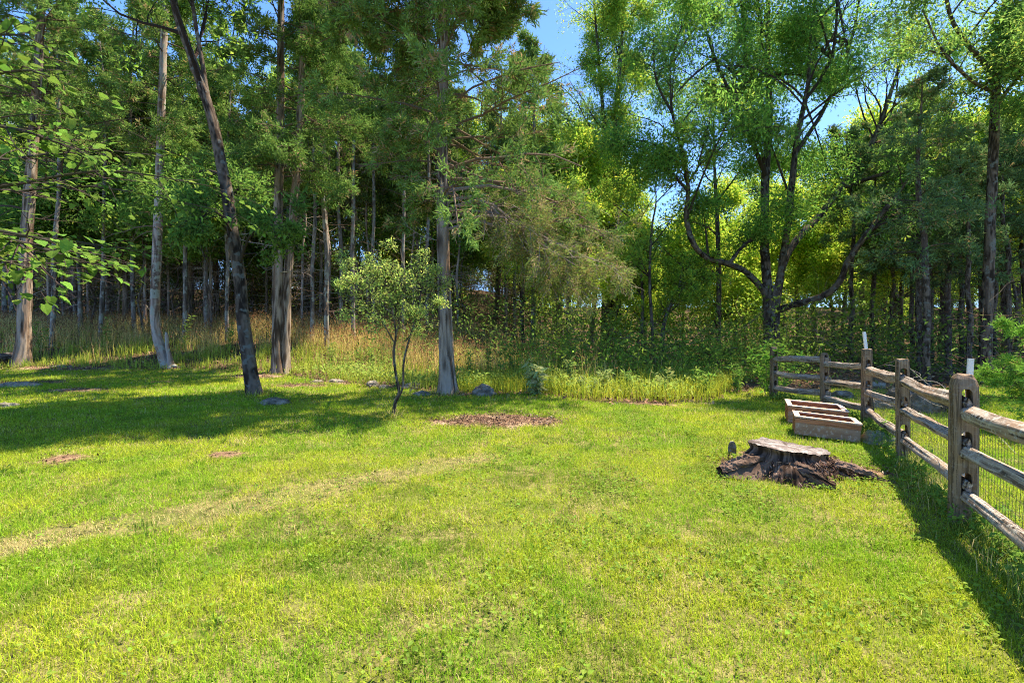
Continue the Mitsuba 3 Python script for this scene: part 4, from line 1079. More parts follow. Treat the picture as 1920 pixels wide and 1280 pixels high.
# weeds that stand out one by one
def weed(px, py, top, leafy, size, col, label, name="weed", stems=1, spread=0.1, flower=None, group=None, droop=0.0):
    b = gp(px, py)
    h = max(EYE - (top - HY) / FOC * b[1] - b[2], 0.2)
    key = thing(name, label, "plant", group)
    st, lf = Mesh(), Mesh()
    for _ in range(stems):
        a0, o = rng.uniform(0, 6.28), rng.uniform(0.1, 1) * spread
        hh = h * rng.uniform(0.65, 1.0)
        foot_ = b + np.array([math.cos(a0), math.sin(a0), 0]) * o * 0.4
        pth = resample(np.array([foot_, foot_ + [math.cos(a0) * o * 0.5, math.sin(a0) * o * 0.5, hh * 0.55], foot_ + [math.cos(a0) * o * 1.2, math.sin(a0) * o * 1.2, hh]]), 8)
        st.add(*tubes(pth[None], np.linspace(0.009, 0.003, 8)[None], 4), tint(1, (0.16, 0.20, 0.06), rng))
        q, d = lerp_along(pth[None], rng.uniform(0.08, 1, (1, leafy)))
        dd = unit(rng.normal(size=(leafy, 3)) * [1, 1, 0.25] + [0, 0, 0.35 - droop])
        taper = (1.15 - 0.6 * (q[0][:, 2] - b[2]) / h)[:, None]
        v, f, c = leaves(q[0], dd, rng, size, size * 0.28, tint(leafy, col, rng, 0.28), 0.6, 0.25, 0.25)
        lf.add(v, f, c)
    part(key, "stem", st.ply("twig_material"))
    labels[part(key, "foliage", lf.ply("blade_material"))] = {"kind": "stuff"}


weed(1008, 738, 668, 34, 0.24, (0.40, 0.47, 0.20), "clump of broad drooping grey-green leaves at the lawn edge right of the middle cedar", "broadleaf_weed", 7, 0.20, droop=0.55)
weed(960, 715, 630, 34, 0.16, (0.13, 0.26, 0.06), "tall leafy weed with dark green leaves behind the drooping clump", stems=4, spread=0.16)
weed(912, 712, 640, 30, 0.16, (0.15, 0.28, 0.06), "tall leafy weed in the gap just right of the middle cedar", stems=3, spread=0.16)
weed(880, 716, 648, 28, 0.14, (0.24, 0.34, 0.07), "pale green leafy weed touching the right side of the middle cedar trunk", stems=3, spread=0.12)
weed(940, 718, 618, 34, 0.15, (0.16, 0.29, 0.06), "tallest upright leafy weed right of the middle cedar", stems=3, spread=0.12)
weed(1068, 728, 664, 34, 0.19, (0.26, 0.35, 0.10), "light green lance-leaved weed right of the drooping clump", stems=3, spread=0.12)
weed(1135, 738, 690, 26, 0.16, (0.30, 0.38, 0.13), "whitish green weed under the clustered tree", stems=5, spread=0.2)
weed(1180, 740, 692, 22, 0.16, (0.24, 0.36, 0.08), "bushy light green weed just right of the clustered tree", stems=5, spread=0.2)
weed(1240, 742, 688, 26, 0.15, (0.30, 0.38, 0.12), "pale bushy weed midway between clustered tree and spreading tree", stems=5, spread=0.2)
weed(1320, 742, 690, 24, 0.17, (0.24, 0.38, 0.07), "yellow-green weed at the bright grass left of the shrub by the fence", stems=5, spread=0.2)
weed(1100, 742, 696, 24, 0.15, (0.28, 0.36, 0.13), "low pale weed left of the clustered tree foot", stems=5, spread=0.18)
weed(75, 662, 600, 28, 0.20, (0.24, 0.36, 0.07), "leafy green weed in the dry grass right of the leftmost cedar", stems=3, spread=0.2)
weed(200, 660, 592, 26, 0.20, (0.22, 0.34, 0.07), "leafy green weed in the dry grass left of the pale cedar", stems=3, spread=0.2)
weed(345, 655, 585, 24, 0.20, (0.25, 0.37, 0.07), "leafy green weed in the dry grass just right of the pale cedar", stems=3, spread=0.2)
weed(430, 660, 598, 24, 0.20, (0.25, 0.36, 0.07), "leafy green weed in the dry grass left of the leaning trunk", stems=3, spread=0.2)
weed(625, 690, 630, 26, 0.16, (0.30, 0.40, 0.08), "leafy green weed in the grass right of the double cedar", stems=3, spread=0.18)
weed(700, 695, 640, 24, 0.15, (0.30, 0.40, 0.08), "leafy green weed in the grass behind the forked sapling", stems=3, spread=0.18)
weed(806, 700, 632, 26, 0.15, (0.32, 0.40, 0.10), "light leafy weed just left of the large middle cedar", stems=4, spread=0.16)
weed(1447, 742, 634, 48, 0.15, (0.18, 0.36, 0.05), "bright green upright leafy shrub around the farthest fence post", "shrub", 13, 0.42)
weed(1380, 735, 678, 30, 0.14, (0.19, 0.33, 0.06), "dark green leafy shrub left of the bright fence shrub", "shrub", 6, 0.3)
weed(1668, 835, 770, 24, 0.09, (0.18, 0.34, 0.05), "small leafy weed at the fence foot beside the nearer planter box", stems=4, spread=0.14)


# ------------------------------------------------------------------ rocks, logs and bits on the ground
def rock(px, py, w, d_, h, label, seed, turn=0.0, sink=0.25, name="rock"):
    s = trimesh.creation.icosphere(4)
    v = np.array(s.vertices)
    n_ = meshkit.fbm(v * 1.3 + seed * 3.1, 4, seed)
    flat = np.round(meshkit.noise(v * 2.1 + seed, seed + 1) * 4) / 4
    chip = np.round((v @ unit(rs(seed).normal(size=(3, 5)).T).T) * 2.2) / 2.2
    v = v * (0.70 + 0.40 * n_ + 0.30 * flat)[:, None] * (1 - 0.10 * np.abs(chip).mean(1))[:, None]
    v = v * (1 + 0.16 * (meshkit.fbm(v * 5, 3, seed) - 0.5))[:, None] * 1.04 * np.array([w / 2, d_ / 2, h])
    c, s_ = math.cos(turn), math.sin(turn)
    v = v @ np.array([[c, s_, 0], [-s_, c, 0], [0, 0, 1]])
    b = gp(px, py)
    key = thing(name, label, "rock")
    scene[key] = mikit.ply((v + b + [0, d_ * 0.3, h * (0.5 - sink) - 0.05], s.faces), "rock_material", 40)


rock(509, 757, 0.62, 0.40, 0.13, "flat pale grey rock in the shaded lawn right of the leaning trunk", 3, 0.1)
rock(697, 724, 0.34, 0.3, 0.15, "small grey rock in the row left of the forked sapling", 4)
rock(720, 727, 0.30, 0.25, 0.10, "low grey rock beside the sapling stems, second in the row", 5, 0.4)
rock(775, 727, 0.55, 0.4, 0.16, "brownish grey rock between the sapling and the middle cedar", 6)
rock(790, 740, 0.45, 0.3, 0.10, "flat shaded rock at the left foot of the middle cedar", 8)
rock(907, 741, 0.58, 0.36, 0.20, "grey weathered rock at the right foot of the middle cedar", 7, -0.35)
rock(628, 716, 0.5, 0.3, 0.10, "low dark rock in the stone row right of the double cedar", 9)
rock(592, 716, 0.4, 0.3, 0.08, "low rock in the stone row just right of the double cedar", 10)
rock(30, 724, 1.2, 0.4, 0.12, "long flat grey rock at the left edge in the shaded lawn", 11)
rock(2, 762, 0.5, 0.3, 0.09, "grey rock cut by the left edge of the frame", 12)
rock(112, 688, 1.0, 0.25, 0.10, "long pale stone along the meadow edge right of the leftmost cedar", 16)
rock(1078, 804, 0.13, 0.11, 0.03, "small flat pale stone on the lawn right of the bare patch", 13)
rock(1664, 765, 0.55, 0.45, 0.22, "grey boulder behind the corner of the fence", 14)
rock(1752, 772, 0.75, 0.5, 0.36, "large grey boulder beyond the two nearest fence posts", 15, 0.4)
rock(1700, 748, 0.6, 0.5, 0.25, "flat grey boulder beyond the second fence post", 17, 0.4)
rock(1585, 745, 0.5, 0.4, 0.16, "grey stone in the weeds behind the planter boxes", 18)
# an upright slate leaning on the stump
sl = trimesh.creation.box((0.095, 0.022, 0.16))
sl = trimesh.Trimesh(*trimesh.remesh.subdivide_to_size(sl.vertices, sl.faces, 0.02)[:2])
v = np.array(sl.vertices)
v[:, 0] *= 1 - 0.55 * np.clip(v[:, 2] / 0.08, 0, 1) ** 2
v += (meshkit.fbm(v * 30, 3, 4)[:, None] - 0.5) * 0.012
b = gp(1377, 853)
key = thing("slate", "thin upright grey slate standing at the left side of the tree stump", "stone")
scene[key] = mikit.ply((v + b + [0, 0.06, 0.07], sl.faces), "rock_material", 30)


def log(p0, p1, r, label, mat, seed, bendz=0.0):
    rg = rs(seed)
    p0, p1 = np.array(p0, float), np.array(p1, float)
    key = thing("log", label, "log")
    pth = np.array([[*p0, r], [*(p0 * 0.5 + p1 * 0.5 + [0, 0, bendz]), r * 0.95], [*p1, r * 0.85]])
    v, f, uv = trunk(pth, 22, rg, 0.14, 0, 3, 0.2, 26, 2)
    part(key, "bark", Mesh().add(v, f, None, uv).ply(mat, True))
    for ring, nm in ((v[:23], "end"), (v[-23:], "end")):
        c = ring.mean(0)
        a = unit(ring[0] - c)
        nrm = unit(p1 - p0)
        bb = np.cross(nrm, a)
        vv = np.vstack([c, ring])
        uvs = np.stack([(vv - c) @ a, (vv - c) @ bb], 1)
        part(key, nm, mikit.ply((vv, np.array([[0, i, i + 1] for i in range(1, 23)])), "cut_wood", False, uv=uvs))


a, b = gp(-30, 690), gp(28, 682)
log(a + [0, 0, 0.22], b + [0, 0.3, 0.30], 0.24, "thick dark rotten log beside the leftmost cedar at the left edge", "dark_bark", 5)
a, b = gp(1712, 742), gp(1800, 782)
log(a + [0, 0, 0.14], b + [0.2, 0.3, 0.16], 0.13, "weathered grey log lying beyond the second and nearest fence posts", "grey_bark", 6)
a, b = gp(1565, 724), gp(1660, 730)
log(a + [0, 0, 0.08], b + [0, 0, 0.10], 0.09, "thin fallen log in the shade behind the corner of the fence", "grey_bark", 7)

chips = Mesh()
for cx, cy, w, h, kind in BARE_W:
    n = int(2900 * w * h) if kind == 0 else int(1000 * w * h)
    a0, r0 = rng.uniform(0, 6.28, n), np.sqrt(rng.rand(n)) * 1.45
    x, y = cx + w * r0 * np.cos(a0), cy + h * r0 * np.sin(a0)
    keep = (bare_at(x, y) > 0.3) | (rng.rand(n) < 0.22)
    x, y = x[keep], y[keep]
    p = np.stack([x, y, ground(x, y) + 0.010 + rng.uniform(0, 0.02, len(x))], 1)
    chips.add(*leaves(p, unit(rng.normal(size=p.shape) * [1, 1, 0.3]), rng, 0.055, 0.016, tint(len(x), (0.12, 0.078, 0.052), rng, 0.6, 0.1, (0.38, 0.29, 0.20), 0.14), 0.7, 0.2, 0.3))
stuff("wood_chips", chips.ply("twig_material"), "brown bark chips and twigs strewn on the bare soil patches", "wood chips")

litter = Mesh()
x, y = fan(42000, 10, 26, -26, 18, rng)
keep = (y > lawn_depth(x) - 0.6) & (rng.rand(len(x)) < 0.25 + 0.75 * ss(-1, 1.5, y - lawn_depth(x)))
x, y = x[keep], y[keep]
litter.add(*leaves(np.stack([x, y, ground(x, y) + 0.01], 1), unit(rng.normal(size=(len(x), 3)) * [1, 1, 0.35]), rng, 0.11, 0.06, tint(len(x), (0.19, 0.12, 0.07), rng, 0.5, 0.1, (0.34, 0.24, 0.14), 0.3), 0.7, 0.3, 0.3))
stuff("leaf_litter", litter.ply("twig_material"), "dead brown leaves scattered over the floor of the wood", "leaf litter")

# ------------------------------------------------------------------ the tree stump
rng = rs(404)
C0 = np.array([3.10, 5.42, 0.0])
C0[2] = float(ground(*C0[:2]))
TOP, NA, NZ = 0.235, 260, 30
th = np.linspace(0, 2 * np.pi, NA + 1)
ring = np.stack([np.cos(th), np.sin(th), 0 * th], 1)


def around(k, seed, off=0.0):
    return meshkit.fbm(ring * k + seed + [0, 0, off], 4, seed)


rt = 0.37 * (1 + 0.55 * (around(1.6, 3) - 0.5)) * np.sqrt(1 / ((np.cos(th) / 1.22) ** 2 + (np.sin(th) / 0.92) ** 2))
lobe = lambda a, w: np.exp(-(np.angle(np.exp(1j * (th - math.radians(a)))) / w) ** 2)
flare = 0.03 + 0.08 * around(1.2, 5) + 0.40 * lobe(196, 0.30) + 0.26 * lobe(262, 0.26) + 0.17 * lobe(236, 0.25) + 0.34 * lobe(-38, 0.20) + 0.14 * lobe(300, 0.2) + 0.12 * lobe(60, 0.3)
sk, v, uv = np.linspace(0, 1, NZ), [], []
for k, s in enumerate(sk):                                   # s = 0 at the cut, 1 at the ground
    body = rt + flare * s ** 3.2
    rid = (meshkit.fbm(ring * 3.5 + [0, 0, s * 1.6], 4, 9) - 0.5) * 0.22 + (meshkit.fbm(ring * 12 + [0, 0, s * 5], 3, 12) - 0.5) * 0.11
    r = body + rid * (0.16 + 0.84 * s) - 0.05 * np.exp(-((s - 0.22) / 0.15) ** 2) * around(2.5, 15)
    z = TOP * (1 - s) + 0.035 * (meshkit.fbm(ring * 5, 3, 21) - 0.5) * (1 - s) - 0.045 * ring[:, 0] * (1 - s) + 0.10 * lobe(196, 0.25) * np.exp(-((s - 0.8) / 0.22) ** 2) + 0.06 * lobe(250, 0.3) * np.exp(-((s - 0.75) / 0.2) ** 2) - 0.06 * s**3
    v.append(ring * r[:, None] + np.stack([0 * th, 0 * th, z], 1))
    uv.append(np.stack([th * 0.5, 0 * th + s * 0.6], 1))
v = np.stack(v)
i, j = np.meshgrid(np.arange(NZ - 1), np.arange(NA), indexing="ij")
q = lambda a, b_: a * (NA + 1) + b_
f = np.stack([q(i + 1, j), q(i + 1, j + 1), q(i, j + 1), q(i, j)], -1).reshape(-1, 4)
key = thing("tree_stump", "broad weathered tree stump with crumbling bark and spreading roots on the lawn", "stump")
part(key, "bark", Mesh().add(v.reshape(-1, 3) + C0, f, None, np.vstack(uv)).ply("stump_bark", True))
rim = v[0]
cut = np.vstack([[0, 0, TOP]] + [rim[:-1] * [k, k, 0] + [0, 0, 1] * (rim[:-1, 2:] * k**3 + (TOP - 0.045 * k * ring[:-1, :1]) * (1 - k**3)) + (meshkit.fbm(rim[:-1] * [k * 9, k * 30, 0], 3, 5)[:, None] - 0.5) * [0, 0, 0.016] for k in (0.3, 0.55, 0.8, 0.93, 1.0)])
cf = [[0, 1 + a, 1 + (a + 1) % NA] for a in range(NA)]
for k in range(4):
    cf += [[1 + k * NA + a, 1 + (k + 1) * NA + a, 1 + (k + 1) * NA + (a + 1) % NA] for a in range(NA)] + [[1 + k * NA + a, 1 + (k + 1) * NA + (a + 1) % NA, 1 + k * NA + (a + 1) % NA] for a in range(NA)]
part(key, "cut_face", mikit.ply((cut + C0 + [0, 0, 0.002], np.array(cf)), "cut_wood", True, uv=cut[:, :2] + [0.05, 0.1]), "silvery sawn top with radial cracks")
for pts in ([(0.40, -0.20, 0.08, 0.055), (0.55, -0.33, 0.04, 0.045), (0.68, -0.43, 0.005, 0.03), (0.80, -0.50, -0.02, 0.02)], [(-0.38, -0.12, 0.10, 0.085), (-0.58, -0.17, 0.085, 0.080), (-0.74, -0.20, 0.055, 0.065), (-0.86, -0.22, 0.02, 0.04)],
            [(-0.16, -0.33, 0.06, 0.08), (-0.06, -0.46, 0.05, 0.07), (0.03, -0.58, 0.0, 0.05), (0.1, -0.66, -0.02, 0.03)]):
    r_ = np.array(pts) + [*C0, 0]
    vv, ff, uu = trunk(r_, 44, rng, 0.55, 0, 3, 0.2, 70, 3)
    for fr, am in ((9, 0.055), (26, 0.035), (60, 0.014)):
        vv = vv + (np.stack([meshkit.fbm(vv * fr + o_, 3, 8) for o_ in (0, 31, 57)], 1) - 0.5) * am * [1, 1, 0.8]
    part(key, "root", Mesh().add(vv, ff, None, uu).ply("stump_bark", True))
shred = Mesh()
n = 520
a0 = np.radians(rng.uniform(175, 345, n))
s0 = rng.uniform(0.25, 1.0, n)
rr = np.interp(a0, th, rt) + np.interp(a0, th, flare) * s0**3.2 + rng.normal(0.01, 0.02, n)
p = C0 + np.stack([np.cos(a0) * rr, np.sin(a0) * rr, TOP * (1 - s0) * 0.9 + 0.01], 1)
shred.add(*leaves(p, unit(np.stack([np.cos(a0) * 0.5, np.sin(a0) * 0.5, -0.8 + 0 * a0], 1)), rng, 0.055, 0.013, tint(n, (0.15, 0.095, 0.07), rng, 0.5, 0.1, (0.34, 0.25, 0.19), 0.25), 0.2, 0.2, 0.6))
labels[part(key, "bark_shred", shred.ply("twig_material"))] = {"kind": "stuff"}


# ------------------------------------------------------------------ planter boxes
def rot3(y, p, r):
    cy, sy, cp, sp, cr_, sr = math.cos(y), math.sin(y), math.cos(p), math.sin(p), math.cos(r), math.sin(r)
    return np.array([[cy, -sy, 0], [sy, cy, 0], [0, 0, 1]]) @ np.array([[cp, 0, sp], [0, 1, 0], [-sp, 0, cp]]) @ np.array([[1, 0, 0], [0, cr_, -sr], [0, sr, cr_]])


def board(size, centre, along=0, bevel=0.003):
    """A bevelled board; the grain (uv.x) runs along the given axis."""
    h = np.array(size) / 2
    pts = [[sx * (h[0] - (k != 0) * bevel), sy * (h[1] - (k != 1) * bevel), sz * (h[2] - (k != 2) * bevel)] for k in range(3) for sx in (-1, 1) for sy in (-1, 1) for sz in (-1, 1)]
    m = m3.Manifold.hull_points(np.array(pts)).to_mesh()
    v, f = np.array(m.vert_properties)[:, :3], np.array(m.tri_verts)
    v = v[f].reshape(-1, 3)
    f = np.arange(len(v)).reshape(-1, 3)
    nn = np.abs(np.cross(v[f[:, 1]] - v[f[:, 0]], v[f[:, 2]] - v[f[:, 0]])).repeat(3, 0)
    others = [k for k in range(3) if k != along]
    across = np.where(nn[:, others[0]] > nn[:, others[1]], v[:, others[1]], v[:, others[0]] + 0.31)
    uv = np.stack([v[:, along], across], 1) + np.array(centre)[[along, (along + 1) % 3]] * 3.7
    return v + np.array(centre), f, uv


def box_thing(par, label):
    x, y, z, yaw, pit, rol, L, W, H = par
    R, o = rot3(yaw, pit, rol), np.array([x, y, z + 0.005])
    key = thing("planter_box", label, "planter box", None)

    def put(nm, size, c, along, mat, lab=None):
        v, f, uv = board(size, c, along)
        part(key, nm, mikit.ply((v @ R.T + o, f), mat, False, uv=uv), lab)

    t, rw, rh = 0.022, 0.075, 0.022
    l, w = L - 0.03, W - 0.03
    hb = H - rh
    put("front_board", (l, t, hb * 0.72 - 0.003), (0, -w / 2 + t / 2, hb * 0.36), 0, "dusty_panel", "wide dusty grey-brown lower front board")
    put("front_board", (l + 0.012, t, hb * 0.28), (0, -w / 2 + t / 2 - 0.006, hb * 0.86), 0, "box_wood")
    put("back_board", (l, t, hb * 0.72 - 0.003), (0, w / 2 - t / 2, hb * 0.36), 0, "box_wood")
    put("back_board", (l, t, hb * 0.28), (0, w / 2 - t / 2, hb * 0.86), 0, "box_wood")
    for s in (-1, 1):
        put("end_board", (t, w - 2 * t - 0.004, hb * 0.72 - 0.003), (s * (l / 2 - t / 2), 0, hb * 0.36), 1, "box_wood")
        put("end_board", (t, w - 2 * t - 0.004, hb * 0.28), (s * (l / 2 - t / 2), 0, hb * 0.86), 1, "box_wood")
    for s in (-1, 1):
        put("rim_board", (L, rw, rh), (0, s * (W / 2 - rw / 2), H - rh / 2 + 0.002), 0, "rim_wood")
        put("rim_board", (rw, W - 2 * rw - 0.004, rh), (s * (L / 2 - rw / 2), 0, H - rh / 2 + 0.002), 1, "rim_wood")
    v, f, uv = board((l - 2 * t - 0.01, w - 2 * t - 0.01, 0.04), (0, 0, 0.03), 0)
    part(key, "soil", mikit.ply((v @ R.T + o, f), "soil_material", False))


scene["soil_material"] = {"type": "diffuse", "reflectance": mikit.proc(soil_col)}
box_thing((4.573, 7.076, float(ground(4.573, 7.076)) - 0.005, -0.48, 0.063, -0.029, 0.809, 0.66, 0.265), "nearer wooden planter box with a dusty front, just behind the stump")
box_thing((5.061, 8.089, float(ground(5.061, 8.089)), -0.444, 0.049, 0.027, 0.846, 0.68, 0.294), "farther wooden planter box, half hidden behind the nearer one")

# the crumpled clear sheet between box and fence
gu, gvv = np.meshgrid(np.linspace(-1, 1, 40), np.linspace(-1, 1, 40), indexing="ij")
rr2 = np.clip(1 - gu**2, 0, 1) * np.clip(1 - gvv**2, 0, 1)
q3 = np.stack([gu * 2.2, gvv * 2.2, 0 * gu], -1)
zz = 0.16 * rr2**0.45 + (meshkit.fbm(q3, 3, 17) - 0.5) * 0.09 * rr2**0.3
b = np.array([5.03, 6.62, float(ground(5.03, 6.62))])
sv = np.stack([gu * 0.19 + gvv * 0.04, gvv * 0.17 - gu * 0.05, zz + 0.01], -1).reshape(-1, 3) + b
i, j = np.meshgrid(np.arange(39), np.arange(39), indexing="ij")
sf = np.stack([i * 40 + j, (i + 1) * 40 + j, (i + 1) * 40 + j + 1, i * 40 + j + 1], -1).reshape(-1, 4)
scene["clear_sheet"] = {"type": "principledthin", "base_color": {"type": "rgb", "value": [0.72, 0.80, 0.72]}, "roughness": 0.18, "spec_trans": 0.85, "diff_trans": 0.8, "eta": 1.4}
key = thing("plastic_cover", "crumpled translucent plastic cover on the grass between nearer planter box and fence", "plastic cover")
part(key, "sheet", mikit.ply((sv, sf), "clear_sheet", True))
rimp = np.array([[gu_ * 0.20 + gv_ * 0.04, gv_ * 0.18 - gu_ * 0.05, 0.022] for gu_, gv_ in [(-1, -0.3), (-0.7, -0.95), (0, -1.1), (0.7, -0.95), (1.0, -0.3), (1, 0.5)]]) + b
part(key, "rim", Mesh().add(*tubes(resample(rimp, 20)[None], np.full((1, 20), 0.011), 8), (0.22, 0.22, 0.19)).ply("twig_material", True))

# ------------------------------------------------------------------ the split-rail fence
rng = rs(505)
fence = thing("split_rail_fence", "weathered three-rail split wooden fence with wire netting along the right side", "fence")
RAILS = (0.265, 0.595, 0.935)
POSTS = [(0.155, 1.20, 0.0), (0.155, 1.20, 0.01), (0.17, 1.19, -0.02), (0.135, 1.185, 0.03), (0.14, 1.25, -0.02), (0.135, 1.11, 0.02), (0.14, 1.17, 0.0)]
FZ = [float(ground(*q)) for q in FENCE]
for k, (p, (w, h, lean)) in enumerate(zip(FENCE, POSTS)):
    din = unit(p - FENCE[max(k - 1, 0)]) if k else unit(FENCE[1] - p)
    dout = unit(FENCE[min(k + 1, len(FENCE) - 1)] - p) if k < len(FENCE) - 1 else din
    e = unit(din + dout)                                       # along the fence
    hull = []
    for z, s in (((-0.3, 1.04), (0.0, 1.02), (h - 0.09, 1.0), (h - 0.035, 0.86), (h, 0.60)) if k not in (3, 4) else ((-0.3, 1.04), (0.0, 1.02), (h - 0.02, 1.0), (h, 0.90))):
        for sx in (-1, 1):
            for sy in (-1, 1):
                for c in (0.72, 1.0):
                    hull.append([sx * w / 2 * s * c, sy * w * 0.46 * s * (1.72 - c), z])
    body = m3.Manifold.hull_points(np.array(hull))
    for rz in RAILS:
        body = body - m3.Manifold.cube([w * 1.6, 0.066, 0.185], True).translate([0, 0, rz + 0.02]) - m3.Manifold.cylinder(w * 1.6, 0.033, 0.033, 16, True).rotate([0, 90, 0]).translate([0, 0, rz + 0.113])
    body = body.refine_to_length(0.025)
    mm = body.to_mesh()
    v, f = np.array(mm.vert_properties)[:, :3].astype(float), np.array(mm.tri_verts)
    nr = meshkit.fbm(v * [24, 24, 3.0] + k * 9.1, 3, k)
    v[:, :2] *= (1 + (nr - 0.5) * 0.10)[:, None]
    v[:, 2] += (meshkit.fbm(v * [30, 30, 0] + k, 2, 3) - 0.5) * 0.03 * ss(h - 0.12, h, v[:, 2])
    v[:, 0] += lean * v[:, 2]
    v = v[f].reshape(-1, 3)
    f = np.arange(len(v)).reshape(-1, 3)
    nn = np.abs(np.cross(v[f[:, 1]] - v[f[:, 0]], v[f[:, 2]] - v[f[:, 0]])).repeat(3, 0)
    uv = np.stack([v[:, 2] + k * 1.7, np.where(nn[:, 0] > nn[:, 1], v[:, 1], v[:, 0] + 0.3) + k], 1)
    R = np.array([[e[0], -e[1], 0], [e[1], e[0], 0], [0, 0, 1]])
    part(fence, "post", mikit.ply((v @ R.T + [p[0], p[1], FZ[k]], f), "post_wood", False, uv=uv))


def rail(a, b, w, h, rng, sag, turn):
    """A cleft rail: an uneven five-cornered section, pared thin at both ends to share the slot."""
    n, ns = 60, 20
    s = np.linspace(0, 1, n)
    L = np.linalg.norm(b - a)
    d = unit(b - a)
    side = unit(np.cross(d, [0, 0, 1.0]))
    upv = np.cross(side, d)
    a0 = np.linspace(0, 2 * np.pi, ns + 1)
    corner = np.array([0.95, 1.05, 0.82, 1.0, 1.08]) * rng.uniform(0.88, 1.12, 5)
    sec = np.interp((a0 / (2 * np.pi) * 5) % 5, np.arange(6), np.append(corner, corner[0])) * (1 / np.cos(((a0 + turn) % (2 * np.pi / 4)) - np.pi / 4)) ** 0.8 * 0.80
    wob = np.stack([np.interp(s, np.linspace(0, 1, 7), rng.normal(0, 0.0045, 7)) for _ in range(2)], 1)
    pinch = ss(0, 0.11, s) * ss(1, 0.89, s)
    ww, hh = (0.050 + (w - 0.050) * pinch), (0.085 + (h - 0.085) * pinch)
    c = a + d * (s * L)[:, None] + side * wob[:, :1] * pinch[:, None] + upv * (wob[:, 1:] * pinch[:, None] - sag * np.sin(np.pi * s)[:, None])
    q = np.stack([np.cos(a0)[None] * 2 + 0 * s[:, None], np.sin(a0)[None] * 2 + 0 * s[:, None], s[:, None] * L * 1.2 + 0 * a0[None]], -1)
    rr = sec[None] * (1 + (meshkit.fbm(q + rng.uniform(0, 9), 4, 5) - 0.5) * 0.40)
    v = c[:, None] + side * (np.cos(a0)[None] * rr * ww[:, None] / 2)[..., None] + upv * (np.sin(a0)[None] * rr * hh[:, None] / 2)[..., None]
    i, j = np.meshgrid(np.arange(n - 1), np.arange(ns), indexing="ij")
    f = np.stack([i * (ns + 1) + j, i * (ns + 1) + j + 1, (i + 1) * (ns + 1) + j + 1, (i + 1) * (ns + 1) + j], -1).reshape(-1, 4)
    f = np.vstack([f[:, [0, 1, 2]], f[:, [0, 2, 3]]])
    uv = np.stack([(s * L)[:, None] + 0 * a0[None], 0.055 * a0[None] + 0 * s[:, None] + rng.uniform(0, 5)], -1).reshape(-1, 2)
    v = v.reshape(-1, 3)
    for k0, flip in ((0, 1), (n - 1, -1)):
        ci = len(v)
        v = np.vstack([v, c[k0] - d * 0.012 * flip])
        uv = np.vstack([uv, uv[k0 * (ns + 1)]])
        r = k0 * (ns + 1) + np.arange(ns)
        f = np.vstack([f, np.stack([np.full(ns, ci), r + (flip < 0), r + (flip > 0)], 1)])
    return v, f, uv


for k in range(len(FENCE) - 1):
    a, b = FENCE[k], FENCE[k + 1]
    d = unit(b - a)
    right_ = np.array([d[1], -d[0]])
    for m, rz in enumerate(RAILS):
        o1, o2 = rng.uniform(0.09, 0.17), rng.uniform(0.09, 0.17)
        za, zb = FZ[k] + rz + rng.normal(0.012, 0.018), FZ[k + 1] + rz - 0.022 + rng.normal(0, 0.014)
        A = np.array([*(a - d * o1), za + 0.028])
        B = np.array([*(b + d * o2), zb - 0.012])
        thick_ = 1.12 if m == 2 else 0.95
        v, f, uv = rail(A, B, 0.115 * thick_ * rng.uniform(0.9, 1.1), 0.120 * thick_ * rng.uniform(0.9, 1.12), rng, rng.uniform(-0.01, 0.03), rng.uniform(0, 1.5))
        part(fence, "rail", mikit.ply((v, f), "rail_wood", True, uv=uv))
scene["wire_material"] = {"type": "twosided", "bsdf": {"type": "principled", "base_color": {"type": "rgb", "value": [0.09, 0.085, 0.075]}, "metallic": 0.6, "roughness": 0.45}}
for k in range(len(FENCE) - 1):
    a, b = FENCE[k], FENCE[k + 1]
    d = unit(b - a)
    off = np.array([d[1], -d[0]]) * 0.085
    L = np.linalg.norm(b - a)
    N = int(L / 0.05)
    net = []
    hgt = 0.88
    warp = lambda s, z: (meshkit.fbm(np.stack([s * 1.7 + k * 5, z * 1.5, 0 * s], -1), 2, 3) - 0.5) * 0.05
    for u in np.linspace(0, L, N):
        z = np.linspace(0.0, hgt, 9)
        s = np.full(9, u) + (meshkit.noise(np.stack([z * 3, 0 * z + u * 7, 0 * z], -1), 4) - 0.5) * 0.012
        net.append((s, z))
    for z0 in np.arange(0.02, hgt + 0.01, 0.10):
        s = np.linspace(0, L, 9)
        net.append((s, z0 + (meshkit.noise(np.stack([s * 2, 0 * s + z0 * 5, 0 * s], -1), 6) - 0.5) * 0.02))
    Pn = np.stack([np.stack([a[0] + d[0] * s + off[0] * (1 + warp(s, z) * 9), a[1] + d[1] * s + off[1] * (1 + warp(s, z) * 9), FZ[k] + (FZ[k + 1] - FZ[k]) * s / L + z], -1) for s, z in net])
    labels[part(fence, "wire_netting", Mesh().add(*tubes(Pn, np.full(Pn.shape[:2], 0.0016), 3)).ply("wire_material"))] = {"kind": "stuff"}
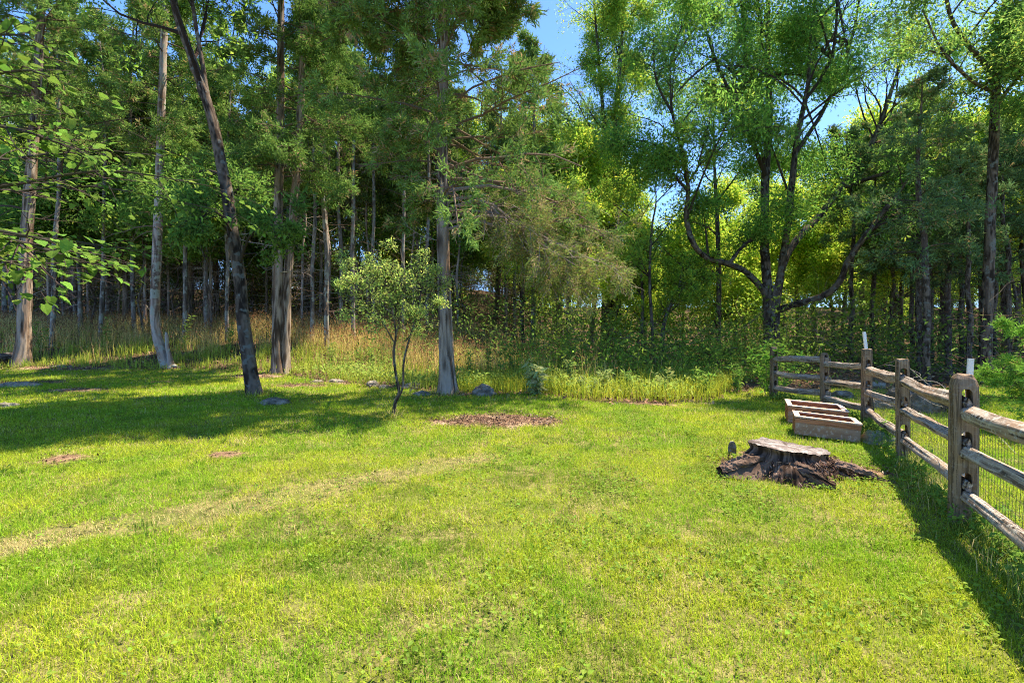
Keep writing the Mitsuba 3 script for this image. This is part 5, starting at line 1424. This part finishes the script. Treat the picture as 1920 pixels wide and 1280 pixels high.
LOOSE = [[(1660, 683, 7.4), (1700, 690, 6.9), (1726, 703, 6.2), (1690, 712, 5.9)], [(1722, 712, 5.6), (1755, 716, 4.9), (1772, 728, 4.5), (1780, 742, 4.2)], [(1720, 740, 5.7), (1750, 757, 5.0), (1775, 765, 4.4), (1792, 780, 4.15)],
         [(1724, 770, 5.6), (1745, 790, 5.2), (1765, 806, 4.7), (1790, 812, 4.2)], [(1810, 765, 4.1), (1835, 785, 3.9), (1870, 815, 3.6), (1905, 850, 3.3)], [(1795, 925, 3.98), (1812, 955, 3.92), (1815, 967, 3.9), (1798, 948, 3.9)], [(1706, 690, 5.75), (1760, 735, 5.0), (1810, 748, 4.2), (1840, 770, 3.8)]]
for w in LOOSE:
    c = resample([at(*q) for q in w], 24)
    part(fence, "loose_wire", Mesh().add(*tubes(c[None], np.full((1, 24), 0.0022), 4), (0.30, 0.29, 0.26)).ply("twig_material", True))

# white pipes standing behind posts
scene["white_plastic"] = {"type": "twosided", "bsdf": {"type": "plastic", "diffuse_reflectance": mikit.proc(lambda p, n, uv: mikit.mix((0.62, 0.61, 0.56), (0.80, 0.79, 0.75), mikit.fbm(p.x * 40, p.y * 40, p.z * 9, 3)))}}
for (tx, ty, td), (fx, fy), r, lab in [((1820, 672, 4.12), (3.87, 4.15), 0.023, "white plastic pole standing upright behind the nearest visible fence post"), ((1620, 622, 8.15), (6.02, 8.0), 0.026, "white plastic pole tilted behind the corner post of the fence")]:
    top = at(tx, ty, td)
    ft = np.array([fx, fy, float(ground(fx, fy)) - 0.05])
    d = unit(top - ft)
    key = thing("plastic_pole", lab, "pole")
    a, b_ = unit(np.cross(d, [0, 1.0, 0])), None
    b_ = np.cross(d, a)
    rg = np.linspace(0, 2 * np.pi, 25)[:-1]
    circ = np.cos(rg)[:, None] * a + np.sin(rg)[:, None] * b_
    if r > 0.025:                                        # the far one is a dark stake with a white upper end
        cut_at = top - d * 0.30
        part(key, "stake", Mesh().add(*tubes(np.stack([ft, cut_at])[None], np.full((1, 2), 0.017), 10), (0.05, 0.05, 0.055)).ply("twig_material", True), "dark lower stake")
        ft = cut_at - d * 0.02
    vv = np.vstack([ft + circ * r, top + circ * r, top + circ * (r - 0.004), top - d * 0.25 + circ * (r - 0.004)])
    ff = [[k * 24 + i, k * 24 + (i + 1) % 24, (k + 1) * 24 + (i + 1) % 24, (k + 1) * 24 + i] for k in range(3) for i in range(24)]
    shape = mikit.ply((vv, np.array(ff)), "white_plastic", 40)
    if r > 0.025:
        part(key, "tube", shape)
    else:
        scene[key] = shape
